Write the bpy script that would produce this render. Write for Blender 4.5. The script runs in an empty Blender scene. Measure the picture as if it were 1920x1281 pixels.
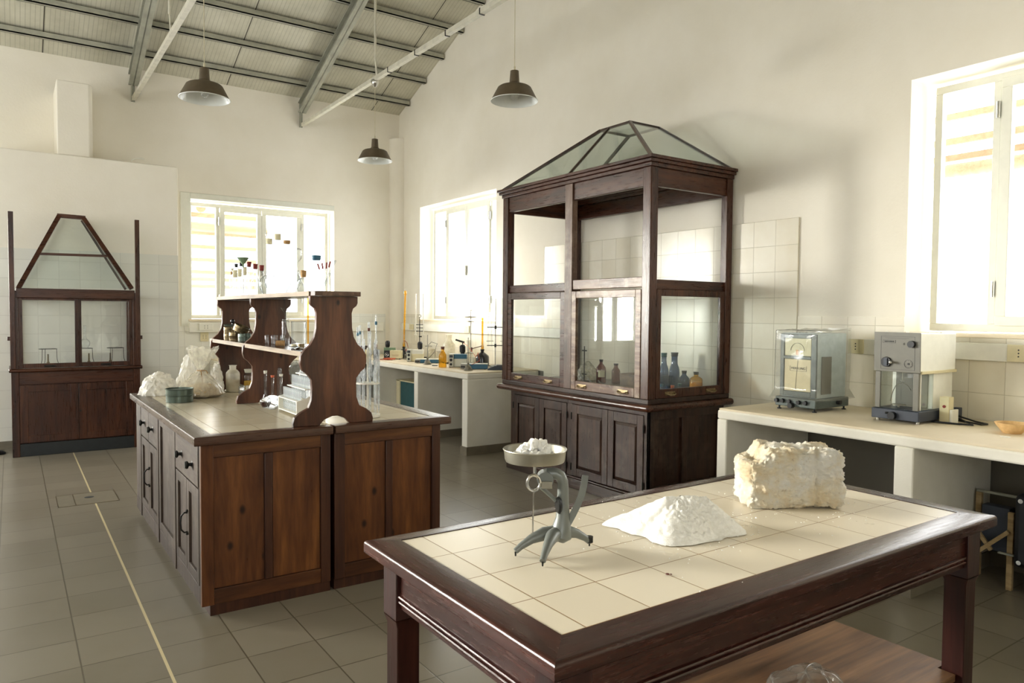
import bpy, bmesh, math, random
from mathutils import Vector, Matrix, noise
random.seed(7)
PI = math.pi
S = bpy.context.scene
COL = S.collection

# ------------------------------------------------------------------ camera
F_PX, YAW, PITCH, ROLL, EYE = 1366.785, 0.603014565, 0.0387463560, 0.00790871058, 1.5
def _cam():
    cy, sy, cp, sp = math.cos(YAW), math.sin(YAW), math.cos(PITCH), math.sin(PITCH)
    fw = Vector((sy*cp, cy*cp, -sp)); r0 = Vector((cy, -sy, 0)); u0 = r0.cross(fw)
    c, s = math.cos(ROLL), math.sin(ROLL)
    rt = c*r0 + s*u0; up = -s*r0 + c*u0
    cd = bpy.data.cameras.new('camera'); co = bpy.data.objects.new('camera', cd); COL.objects.link(co)
    m = Matrix((rt, up, -fw)).transposed().to_4x4(); m.translation = Vector((0, 0, EYE))
    co.matrix_world = m
    cd.sensor_width = 36; cd.lens = F_PX/1920*36; cd.clip_start = .02; cd.clip_end = 200
    S.camera = co
_cam()

# ------------------------------------------------------------------ world: bright hazy sky, brightest toward the low sun beyond the back wall
W = bpy.data.worlds.new('world'); S.world = W; W.use_nodes = True
nt = W.node_tree; N = nt.nodes; L = nt.links; N.clear()
out = N.new('ShaderNodeOutputWorld'); bg = N.new('ShaderNodeBackground'); L.new(bg.outputs[0], out.inputs[0])
tc = N.new('ShaderNodeTexCoord')
vd = N.new('ShaderNodeVectorMath'); vd.operation = 'DOT_PRODUCT'
vd.inputs[1].default_value = Vector((-.66, .75, .10)).normalized()
L.new(tc.outputs['Generated'], vd.inputs[0])
mr = N.new('ShaderNodeMapRange'); mr.interpolation_type = 'SMOOTHSTEP'
mr.inputs[1].default_value = .962; mr.inputs[2].default_value = .995; mr.inputs[3].default_value = 0; mr.inputs[4].default_value = 1
L.new(vd.outputs['Value'], mr.inputs[0])
mx = N.new('ShaderNodeMix'); mx.data_type = 'RGBA'
mx.inputs[6].default_value = (.968, .968, .958, 1); mx.inputs[7].default_value = (19, 18.2, 16.4, 1)
L.new(mr.outputs[0], mx.inputs[0]); L.new(mx.outputs[2], bg.inputs[0])
bg.inputs[1].default_value = 6.2

VS = S.view_settings
VS.view_transform = 'Standard'; VS.look = 'None'; VS.gamma = 1; VS.use_curve_mapping = False
VS.exposure = 0.52
cy_ = S.cycles
cy_.use_denoising = True
cy_.max_bounces = 9; cy_.diffuse_bounces = 6; cy_.glossy_bounces = 4; cy_.transmission_bounces = 6; cy_.transparent_max_bounces = 40
cy_.sample_clamp_indirect = 8.0
cy_.caustics_reflective = False; cy_.caustics_refractive = False

# daylight portals: they emit nothing, they only tell the renderer where the windows are
def portal(loc, sx, sz, rot):
    l = bpy.data.lights.new('daylight_portal', 'AREA'); l.shape = 'RECTANGLE'; l.size = sx; l.size_y = sz
    l.cycles.is_portal = True
    o = bpy.data.objects.new('daylight_portal', l); COL.objects.link(o); o.location = loc; o.rotation_euler = rot
    return o
XW, YB, WT, XL_ = 4.883, 10.142, .30, -3.5     # right wall, back wall, thickness
R_BACK = (PI/2, 0, PI)       # placeholder, set below by direction
def portal_dir(cx, cy, cz, sx, sz, d):
    o = portal((cx, cy, cz), sx, sz, (0, 0, 0))
    o.rotation_euler = Vector(d).to_track_quat('-Z', 'Y').to_euler()
portal_dir(2.87, YB+.34, 2.17, 1.95, 1.56, (0, -1, 0))
portal_dir(-1.6, YB+.34, 1.95, 1.9, 2.0, (0, -1, 0))
portal_dir(XW+.34, 8.47, 2.17, 1.95, 1.56, (-1, 0, 0))
portal_dir(XW+.34, 1.50, 2.17, 1.95, 1.56, (-1, 0, 0))
portal_dir(XL_-.34, 7.2, 2.5, 4.4, 2.2, (1, 0, 0)); portal_dir(XL_-.34, 3.2, 2.15, 1.8, 1.5, (1, 0, 0))
portal_dir(-1.7, -3.94, 2.5, 3.0, 2.2, (0, 1, 0))

# ------------------------------------------------------------------ node material helpers
class G:
    def __init__(s, name):
        s.m = bpy.data.materials.new(name); s.m.use_nodes = True
        s.N = s.m.node_tree.nodes; s.L = s.m.node_tree.links; s.N.clear()
        s.out = s.N.new('ShaderNodeOutputMaterial')
        s.tc = s.N.new('ShaderNodeTexCoord')
    def n(s, t, **k):
        o = s.N.new('ShaderNode'+t)
        for a, v in k.items(): setattr(o, a, v)
        return o
    def l(s, a, b): s.L.new(a, b)
    def val(s, x, sock):
        if hasattr(x, 'is_linked') or hasattr(x, 'links'): s.l(x, sock)
        else: sock.default_value = x
    def math(s, op, a, b=0.0, c=0.0):
        o = s.n('Math', operation=op)
        for i, x in enumerate((a, b, c)): s.val(x, o.inputs[i])
        return o.outputs[0]
    def noise(s, scale, detail=3, rough=.55, vec=None, dist=0):
        o = s.n('TexNoise'); o.inputs['Scale'].default_value = scale; o.inputs['Detail'].default_value = detail
        o.inputs['Roughness'].default_value = rough; o.inputs['Distortion'].default_value = dist
        s.l(vec or s.tc.outputs['Object'], o.inputs['Vector']); return o.outputs['Fac']
    def mapping(s, scale=(1, 1, 1), loc=(0, 0, 0), rot=(0, 0, 0)):
        o = s.n('Mapping'); o.inputs['Scale'].default_value = scale; o.inputs['Location'].default_value = loc
        o.inputs['Rotation'].default_value = rot
        s.l(s.tc.outputs['Object'], o.inputs['Vector']); return o.outputs[0]
    def ramp(s, fac, stops):
        o = s.n('ValToRGB'); e = o.color_ramp.elements
        while len(e) < len(stops): e.new(.5)
        for i, (p, c) in enumerate(stops): e[i].position = p; e[i].color = (*c, 1) if len(c) == 3 else c
        s.l(fac, o.inputs[0]); return o.outputs[0]
    def mix(s, fac, a, b, mode='MIX'):
        o = s.n('Mix', data_type='RGBA', blend_type=mode)
        s.val(fac, o.inputs[0])
        for i, x in ((6, a), (7, b)):
            if isinstance(x, tuple): o.inputs[i].default_value = (*x, 1) if len(x) == 3 else x
            else: s.l(x, o.inputs[i])
        return o.outputs[2]
    def bump(s, h, strength=.3, dist=.01):
        o = s.n('Bump'); o.inputs['Strength'].default_value = strength; o.inputs['Distance'].default_value = dist
        s.l(h, o.inputs['Height']); return o.outputs[0]
    def pbr(s, col, rough=.5, metal=0.0, bump=None, spec=.5, coat=0.0, sss=0.0, trans=0.0, ior=1.45):
        b = s.n('BsdfPrincipled')
        for k, v in (('Base Color', col), ('Roughness', rough), ('Metallic', metal), ('Specular IOR Level', spec), ('Coat Weight', coat), ('Transmission Weight', trans), ('IOR', ior)):
            if isinstance(v, tuple): b.inputs[k].default_value = (*v, 1)
            elif isinstance(v, (int, float)): b.inputs[k].default_value = v
            else: s.l(v, b.inputs[k])
        b.inputs['Coat Roughness'].default_value = .26
        if bump is not None: s.l(bump, b.inputs['Normal'])
        s.l(b.outputs[0], s.out.inputs[0]); return s.m

def srgb(r, g, b):
    f = lambda c: (c/255/12.92 if c/255 <= .04045 else ((c/255+.055)/1.055)**2.4)
    return (f(r), f(g), f(b))

def plain(name, c, rough=.5, metal=0.0, var=.12, scale=18, coat=0.0, bump=0.0):
    g = G(name); n = g.noise(scale, 4)
    d = tuple(x*(1-var) for x in c); u = tuple(min(1, x*(1+var)) for x in c)
    col = g.ramp(n, [(.3, d), (.7, u)])
    b = g.bump(g.noise(scale*4, 3), bump, .004) if bump else None
    return g.pbr(col, rough, metal, b, coat=coat)

def wood(name, dark, mid, light, axis='Z', rough=.35, knots=0.0, wear=0.0, wearcol=(.3, .24, .18), stretch=14, coat=0.0):
    g = G(name)
    st = {'X': (1, stretch, stretch), 'Y': (stretch, 1, stretch), 'Z': (stretch, stretch, 1)}[axis]
    v = g.mapping(tuple(q*.9 for q in st))
    n1 = g.noise(1.6, 6, .6, v, .6)
    v2 = g.mapping(tuple(q*5 for q in st)); n2 = g.noise(1.5, 3, .6, v2)
    big = g.noise(2.2, 2)
    f = g.math('ADD', g.math('MULTIPLY', n1, .75), g.math('MULTIPLY', n2, .25))
    f = g.math('ADD', f, g.math('MULTIPLY', g.math('SUBTRACT', big, .5), .35))
    col = g.ramp(f, [(.30, dark), (.5, mid), (.74, light)])
    if knots:
        vo = g.n('TexVoronoi'); vo.inputs['Scale'].default_value = knots
        vo.voronoi_dimensions = '2D'; sp = g.n('SeparateXYZ'); g.l(g.tc.outputs['Object'], sp.inputs[0]); cb = g.n('CombineXYZ')
        if axis == 'X': g.l(g.math('MULTIPLY', sp.outputs[0], .5), cb.inputs[0]); g.l(g.math('ADD', sp.outputs[1], sp.outputs[2]), cb.inputs[1])
        else: g.l(g.math('MULTIPLY', sp.outputs[2], .62), cb.inputs[0]); g.l(g.math('ADD', sp.outputs[1], sp.outputs[0]), cb.inputs[1])
        g.l(cb.outputs[0], vo.inputs['Vector'])
        k = g.ramp(vo.outputs['Distance'], [(.0, (1, 1, 1)), (.025, (.9,)*3), (.060, (0, 0, 0))])
        col = g.mix(k, col, tuple(x*.25 for x in dark))
    if wear:
        w = g.ramp(g.noise(5, 6, .7), [(.5, (0,)*3), (.72, (wear,)*3)])
        col = g.mix(w, col, wearcol)
    rr = g.math('ADD', rough, g.math('MULTIPLY', g.math('SUBTRACT', n2, .5), .25))
    return g.pbr(col, rr, 0, g.bump(n2, .18, .002), coat=coat)

def tiles(name, size, c1, c2, grout, rough=.25, axes='YZ', off=(0, 0), gw=.003, brick=False, bumpd=.0015, patch=None, spec=.5, wide=None):
    """square tiles of given size along two object axes, with random per-tile tone"""
    g = G(name); sx = g.n('SeparateXYZ'); g.l(g.tc.outputs['Object'], sx.inputs[0])
    a = sx.outputs['XYZ'.index(axes[0])]; b = sx.outputs['XYZ'.index(axes[1])]
    ua = g.math('DIVIDE', g.math('SUBTRACT', a, off[0]), size); ub = g.math('DIVIDE', g.math('SUBTRACT', b, off[1]), size)
    def edge(u):
        fr = g.math('FRACT', u); d = g.math('MINIMUM', fr, g.math('SUBTRACT', 1.0, fr))
        return g.math('MULTIPLY', d, size)
    d = g.math('MINIMUM', edge(ua), edge(ub))
    m = g.n('MapRange'); m.inputs[1].default_value = gw*.35; m.inputs[2].default_value = gw*.8
    g.l(d, m.inputs[0]); mask = m.outputs[0]
    cx = g.n('CombineXYZ'); g.l(g.math('FLOOR', ua), cx.inputs[0]); g.l(g.math('FLOOR', ub), cx.inputs[1])
    wn = g.n('TexWhiteNoise'); wn.noise_dimensions = '2D'; g.l(cx.outputs[0], wn.inputs['Vector'])
    col = g.mix(wn.outputs['Value'], c1, c2)
    if patch:
        pn = g.ramp(g.noise(patch[1], 5, .65), [(.35, (0,)*3), (.75, (patch[2],)*3)])
        col = g.mix(pn, col, patch[0])
    col = g.mix(mask, grout, col)
    if wide:   # one joint refilled with pale mortar
        w = g.math('LESS_THAN', g.math('ABSOLUTE', g.math('SUBTRACT', a, wide[0])), wide[1])
        col = g.mix(w, col, wide[2])
    nn = g.noise(9, 3)
    rr = g.math('ADD', rough, g.math('MULTIPLY', g.math('SUBTRACT', nn, .5), .03))
    return g.pbr(col, rr, 0, g.bump(mask, .6, bumpd), spec=spec)

def thin(name, tint=(.97, .985, .98), edge=(.62, .70, .72), refl=.06, rough=.02, haze=None, power=2.2):
    """thin clear sheet: light goes straight through, more reflection and tint at grazing angles"""
    g = G(name)
    lw = g.n('LayerWeight'); lw.inputs['Blend'].default_value = .5
    fa = g.math('POWER', lw.outputs['Facing'], power)
    tr = g.n('BsdfTransparent'); g.l(g.mix(fa, tint, edge), tr.inputs[0])
    gl = g.n('BsdfGlossy'); gl.inputs['Roughness'].default_value = rough; gl.inputs['Color'].default_value = (1, 1, 1, 1)
    k = g.math('ADD', refl, g.math('MULTIPLY', g.math('POWER', lw.outputs['Facing'], 5.0), .75))
    ms = g.n('MixShader'); g.l(k, ms.inputs[0]); g.l(tr.outputs[0], ms.inputs[1]); g.l(gl.outputs[0], ms.inputs[2])
    o = ms.outputs[0]
    if haze:   # (colour, amount): dust or frosting that scatters light; on tube_glass it imitates glints
        df = g.n('BsdfDiffuse'); df.inputs[0].default_value = (*haze[0], 1)
        tl = g.n('BsdfTranslucent'); tl.inputs[0].default_value = (*haze[0], 1)
        a = g.n('MixShader'); a.inputs[0].default_value = .5; g.l(df.outputs[0], a.inputs[1]); g.l(tl.outputs[0], a.inputs[2])
        b = g.n('MixShader')
        amt = g.math('MULTIPLY', g.ramp(g.noise(haze[2] if len(haze) > 2 else 6, 5, .6), [(.35, (.3,)*3), (.7, (1,)*3)]), haze[1])
        g.l(amt, b.inputs[0]); g.l(o, b.inputs[1]); g.l(a.outputs[0], b.inputs[2]); o = b.outputs[0]
    g.l(o, g.out.inputs[0]); return g.m

M = {}
M['plaster'] = (lambda g: g.pbr(g.ramp(g.noise(1.3, 5, .6), [(.3, srgb(231, 225, 210)), (.7, srgb(239, 234, 222))]), .85, 0, g.bump(g.noise(45, 5, .6), .35, .004), spec=.2))(G('plaster'))
M['masonry'] = (lambda g: g.pbr(g.ramp(g.noise(3, 4), [(.3, srgb(222, 218, 205)), (.7, srgb(236, 233, 222))]), .8, 0, g.bump(g.noise(110, 4, .6), .35, .003), spec=.25))(G('painted_masonry'))
M['greypaint'] = plain('grey_wall_paint', srgb(112, 108, 98), .75, var=.05, scale=3)  # plain darker grey for the right wall below bench height
M['benchtop'] = (lambda g: g.pbr(g.ramp(g.noise(3, 5), [(.3, srgb(214, 200, 172)), (.7, srgb(226, 214, 190))]), .55, 0, spec=.4))(G('bench_top'))
M['walltile'] = tiles('wall_tile', .2, srgb(232, 228, 214), srgb(224, 218, 200), srgb(196, 188, 168), .22, 'YZ', (.1, .035), patch=(srgb(214, 200, 172), 5, .35), spec=.45)
M['walltile_x'] = tiles('wall_tile_x', .2, srgb(230, 229, 220), srgb(223, 222, 212), srgb(205, 203, 194), .22, 'XZ', (.05, .035), spec=.45)
M['floor'] = tiles('floor_tile', .3, srgb(129, 121, 105), srgb(118, 110, 94), srgb(86, 78, 62), .30, bumpd=.0004, axes='XY', off=(.225, .2), gw=.005,
                   patch=(srgb(146, 141, 130), 1.3, .30), wide=(.525, .006, srgb(205, 190, 150)), spec=.55)
M['toptile'] = tiles('top_tile', .2, srgb(226, 216, 196), srgb(219, 208, 187), srgb(150, 118, 78), .28, 'XY', (.983, 1.226), gw=.003)
M['islandtile'] = tiles('island_tile', .2, srgb(206, 196, 172), srgb(196, 184, 158), srgb(150, 138, 112), .22, 'XY', (.80, 3.78), gw=.003)
M['skirt'] = plain('skirting_tile', srgb(120, 112, 96), .4, var=.08)
M['ceiling'] = None
def _ceil():
    g = G('roof_panel'); sx = g.n('SeparateXYZ'); g.l(g.tc.outputs['Object'], sx.inputs[0])
    x = sx.outputs[0]
    fr = g.math('FRACT', g.math('DIVIDE', g.math('SUBTRACT', x, .35), 1.02))
    seam = g.math('LESS_THAN', fr, .012)
    rib = g.math('FRACT', g.math('MULTIPLY', x, 22)); ribm = g.math('LESS_THAN', rib, .16)
    col = g.ramp(g.noise(2.5, 6, .65), [(.3, srgb(178, 175, 157)), (.7, srgb(202, 199, 182))])
    col = g.mix(g.math('MULTIPLY', ribm, .4), col, srgb(140, 138, 120))
    col = g.mix(seam, col, srgb(70, 66, 56))
    return g.pbr(col, .55, 0, g.bump(g.math('MULTIPLY', ribm, -1), .4, .004))
M['ceiling'] = _ceil()
M['steel'] = plain('painted_steel', srgb(166, 166, 152), .5, .15, var=.14, scale=9)
M['steel_beam'] = plain('galvanised_beam', srgb(156, 156, 142), .5, .2, var=.16, scale=7)
M['tie'] = plain('painted_tie', srgb(206, 202, 186), .5, .1, var=.12, scale=12)
M['white_frame'] = plain('window_paint', srgb(226, 226, 214), .35, var=.03)
M['lampshade'] = plain('brown_enamel', srgb(88, 76, 58), .45, var=.18, scale=14)
M['enamel_in'] = plain('white_enamel', srgb(225, 228, 224), .25, var=.03)
M['cord'] = plain('pale_cord', srgb(196, 188, 160), .6)
M['chrome'] = plain('chrome', (.62, .62, .6), .22, 1.0, var=.08)
M['brass'] = plain('brass', (.34, .26, .15), .34, 1.0, var=.3, scale=60)
M['iron'] = plain('black_iron', (.02, .02, .018), .4, .6, var=.3)
MAH = lambda a: wood('mahogany_'+a.lower(), (.014, .0044, .0025), (.052, .0160, .0070), (.102, .035, .0145), a, .30)
M['mahog_z'] = MAH('Z') if True else wood('mahogany_z', (.016, .006, .004), (.055, .018, .010), (.105, .038, .020), 'Z', .3, coat=0.0)
M['mahog_y'] = MAH('Y') if True else wood('mahogany_y', (.016, .006, .004), (.055, .018, .010), (.110, .040, .021), 'Y', .3, coat=0.0)
M['mahog_x'] = MAH('X') if True else wood('mahogany_x', (.016, .006, .004), (.055, .018, .010), (.110, .040, .021), 'X', .3, coat=0.0)
M['worn_y'] = wood('worn_mahogany_y', (.05, .022, .013), (.16, .085, .05), (.36, .25, .165), 'Y', .36, wear=.75, wearcol=(.50, .41, .31))
M['worn_z'] = wood('worn_mahogany_z', (.03, .014, .009), (.10, .05, .03), (.22, .14, .09), 'Z', .4, wear=.5, wearcol=(.36, .27, .19))
M['dark_z'] = wood('dark_walnut_z', (.011, .0050, .0032), (.032, .0135, .0080), (.068, .030, .017), 'Z', .32, wear=.15, coat=0.0)
M['dark_y'] = wood('dark_walnut_y', (.012, .006, .004), (.035, .017, .011), (.075, .038, .024), 'Y', .32, coat=0.0)
M['table_x'] = wood('table_wood_x', (.009, .0023, .0017), (.030, .0076, .0050), (.068, .0195, .0115), 'X', .25, knots=1.1)
M['table_y'] = wood('table_wood_y', (.009, .0023, .0017), (.030, .0076, .0050), (.068, .0195, .0115), 'Y', .25)
M['table_z'] = wood('table_wood_z', (.008, .002, .0015), (.026, .0058, .0042), (.048, .0125, .008), 'Z', .34)
M['shelf_board'] = wood('shelf_board', (.05, .024, .011), (.14, .07, .032), (.26, .14, .065), 'X', .42, knots=1.6)
M['pine_z'] = wood('stained_pine_z', (.040, .012, .0045), (.115, .038, .011), (.24, .092, .024), 'Z', .34, knots=3.2, stretch=8)
M['pine_x'] = wood('stained_pine_x', (.032, .010, .004), (.085, .029, .010), (.19, .075, .022), 'X', .34, stretch=8)
M['pinedark_z'] = wood('stained_pine_post', (.018, .006, .0035), (.048, .016, .008), (.085, .032, .014), 'Z', .36)
M['grey_wood_y'] = wood('greyed_wood_y', (.024, .015, .010), (.055, .036, .025), (.095, .068, .050), 'Y', .58, wear=.22, wearcol=(.30, .25, .21))
M['grey_wood_z'] = wood('greyed_wood_z', (.024, .014, .009), (.052, .034, .023), (.088, .061, .044), 'Z', .58, wear=.22, wearcol=(.28, .23, .19))
M['top_wood_y'] = wood('bench_edge_y', (.025, .016, .012), (.075, .05, .036), (.15, .11, .085), 'Y', .3, coat=0.0)
M['top_wood_x'] = wood('bench_edge_x', (.022, .010, .006), (.07, .03, .017), (.13, .06, .034), 'X', .3, coat=0.0)
M['rack_z'] = wood('rack_wood_z', (.020, .0065, .0035), (.078, .026, .012), (.175, .066, .030), 'Z', .36, knots=4.5, stretch=10)
M['rack_top'] = wood('rack_wood_y', (.03, .014, .009), (.085, .04, .024), (.16, .085, .05), 'Y', .22, coat=0.0)
M['raw_edge'] = wood('bare_edge_wood', (.12, .08, .045), (.25, .18, .115), (.40, .32, .22), 'Y', .6)
M['plinth'] = plain('plinth_dark', srgb(34, 38, 40), .4, var=.2)
M['window_glass'] = thin('window_glass', (.985, .99, .99), (.85, .9, .9), .045)
M['pane'] = thin('old_pane', (.965, .98, .975), (.75, .82, .80), .045, haze=((.75, .8, .78), .035, 5))
M['pane_green'] = thin('green_pane', (.955, .975, .965), (.82, .86, .84), .04, haze=((.7, .8, .76), .03, 3))
M['glass'] = thin('clear_glassware', (.965, .98, .985), (.03, .04, .05), .04, power=3.2)
M['glass_haze'] = thin('hazy_glassware', (.93, .95, .96), (.05, .07, .08), .045, haze=((.85, .88, .9), .09, 20), power=2.6)
M['amber'] = thin('amber_glass', (.92, .66, .15), (.42, .22, .03), .05, haze=((.80, .55, .10), .30, 8))
M['brown_glass'] = thin('brown_glass', (.40, .14, .06), (.10, .035, .015), .05, haze=((.30, .11, .05), .3, 8))
M['black_glass'] = plain('black_glass', (.012, .012, .016), .12, coat=.6)
M['blue_glass'] = thin('blue_glass', (.18, .30, .48), (.06, .1, .2), .08, haze=((.12, .22, .35), .4))
M['film'] = thin('plastic_film', (.95, .955, .95), (.60, .60, .56), .07, rough=.09, haze=((.86, .84, .78), .15, 12), power=1.6)
M['tube_glass'] = thin('tube_glass', (.93, .95, .96), (.45, .52, .56), .07, rough=.08, haze=((.92, .95, .98), .50, 30), power=1.4)  # strong white haze stands in for bright glints on tubes and pipettes
M['pe'] = (lambda g: g.pbr(g.ramp(g.noise(8, 3), [(.3, (.78, .78, .74)), (.7, (.86, .86, .82))]), .38, trans=0))(G('milky_plastic'))
M['pe_soft'] = thin('translucent_plastic', (.86, .84, .76), (.55, .52, .44), .05, rough=.25, haze=((.88, .85, .76), .62, 3))
def _sackmat():
    g = G('sack_plastic'); n = g.noise(9, 4); col = g.ramp(n, [(.3, srgb(244, 240, 228)), (.7, srgb(252, 251, 247))]); b = g.bump(g.noise(14, 5, .6), .6, .012)
    d = g.n('BsdfDiffuse'); g.l(col, d.inputs[0]); g.l(b, d.inputs['Normal']); tl = g.n('BsdfTranslucent'); g.l(col, tl.inputs[0]); g.l(b, tl.inputs['Normal'])
    a = g.n('MixShader'); a.inputs[0].default_value = .45; g.l(d.outputs[0], a.inputs[1]); g.l(tl.outputs[0], a.inputs[2])
    gl = g.n('BsdfGlossy'); gl.inputs['Roughness'].default_value = .35; g.l(b, gl.inputs['Normal'])
    c = g.n('MixShader'); c.inputs[0].default_value = .06; g.l(a.outputs[0], c.inputs[1]); g.l(gl.outputs[0], c.inputs[2]); g.l(c.outputs[0], g.out.inputs[0]); return g.m
M['white_cloth'] = _sackmat()
M['bagfilm'] = thin('bag_film', (.90, .89, .84), (.66, .64, .56), .08, rough=.15, haze=((.92, .89, .80), .55, 16), power=1.3)
M['grain'] = (lambda g: g.pbr(g.ramp(g.noise(120, 4), [(.3, srgb(196, 168, 122)), (.7, srgb(236, 220, 190))]), .8, 0, g.bump(g.noise(160, 3), .8, .004)))(G('grain_salt'))
M['salt'] = (lambda g: g.pbr(g.ramp(g.noise(90, 4), [(.3, (.80, .78, .72)), (.7, (.92, .91, .87))]), .75, 0, g.bump(g.noise(260, 4, .7), .7, .003)))(G('white_salt'))
M['saltrock'] = (lambda g: g.pbr(g.mix(g.ramp(g.noise(60, 5, .7), [(.30, (.7,)*3), (.40, (0,)*3)]), g.ramp(g.noise(7, 5, .6), [(.34, srgb(243, 220, 178)), (.47, srgb(251, 240, 216)), (.60, srgb(254, 251, 243))]), srgb(205, 186, 152)), .8, 0, g.bump(g.noise(110, 7, .8), 1.0, .010)))(G('salt_rock'))
M['cast'] = plain('grey_cast_iron', srgb(112, 116, 112), .38, .25, var=.1, scale=14)
M['pan'] = plain('pan_metal', srgb(150, 146, 132), .34, .7, var=.14, scale=8)
M['pan_in'] = plain('pan_patina', srgb(120, 140, 130), .5, .3, var=.15)
M['green_tin'] = plain('green_tin', srgb(86, 98, 88), .32, .55, var=.14, scale=12)
M['brass_tin'] = plain('tarnished_brass_tin', srgb(122, 108, 80), .3, .8, var=.18, scale=10)
M['cork'] = plain('cork', srgb(176, 138, 92), .85, var=.2, scale=120)
M['redrubber'] = plain('red_rubber', srgb(128, 42, 34), .6)
M['brownrubber'] = plain('brown_rubber', srgb(92, 44, 30), .55)
M['orange'] = plain('orange_rubber', srgb(186, 88, 52), .55)
M['paper'] = plain('paper_label', srgb(222, 214, 180), .8)
M['black'] = plain('black_plastic', srgb(24, 25, 28), .35)
M['bluegrey'] = plain('bluegrey_paint', srgb(52, 58, 70), .4)
M['hammer'] = plain('hammered_green_grey', srgb(92, 102, 100), .35, .2, scale=60)
M['balance_blue'] = plain('pale_blue_enamel', srgb(182, 194, 195), .35)
M['white_enamel'] = plain('ivory_enamel', srgb(236, 236, 226), .3, var=.03)
M['panel_grey'] = plain('grey_front_panel', srgb(114, 112, 103), .4, var=.05)
M['cream'] = plain('cream_plastic', srgb(214, 204, 166), .45, var=.05)
M['face'] = plain('dial_face', srgb(206, 204, 168), .4, var=.04)
M['meterblue'] = plain('blue_enamel', srgb(50, 98, 122), .35)
M['meterwhite'] = plain('pale_case', srgb(206, 206, 192), .4, var=.05)
M['metergreen'] = plain('green_case', srgb(116, 138, 108), .45)
M['lead'] = plain('grey_base', srgb(118, 114, 98), .5)
M['redliq'] = plain('dark_red_liquid', srgb(56, 18, 14), .15)
M['powder'] = plain('beige_powder', srgb(188, 176, 146), .9)
M['yellow'] = plain('yellow_powder', srgb(220, 176, 70), .8)
M['teal'] = plain('teal_paint', srgb(40, 84, 88), .4)
M['clay'] = (lambda g: g.pbr(g.ramp(g.noise(30, 5), [(.3, srgb(196, 160, 106)), (.7, srgb(222, 188, 136))]), .7, 0, g.bump(g.noise(60, 4), .3, .003)))(G('bowl_clay'))
M['palewood'] = wood('pale_wood', (.22, .14, .06), (.42, .30, .15), (.55, .42, .24), 'Y', .6)
M['pergola'] = wood('pergola_wood', (.20, .14, .08), (.26, .19, .12), (.31, .235, .155), 'X', .9)
M['bulb'] = thin('bulb_glass', (.9, .9, .88), (.5, .5, .5), .1, haze=((.9, .9, .88), .35))
M['ink'] = plain('ink', (.03, .03, .03), .5)
M['grey_plastic'] = plain('grey_plastic', srgb(150, 148, 140), .45)
M['orange_paint'] = plain('orange_mark', srgb(206, 140, 60), .5)
M['whiteplastic'] = plain('white_plastic', srgb(228, 226, 214), .35, var=.03)

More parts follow.
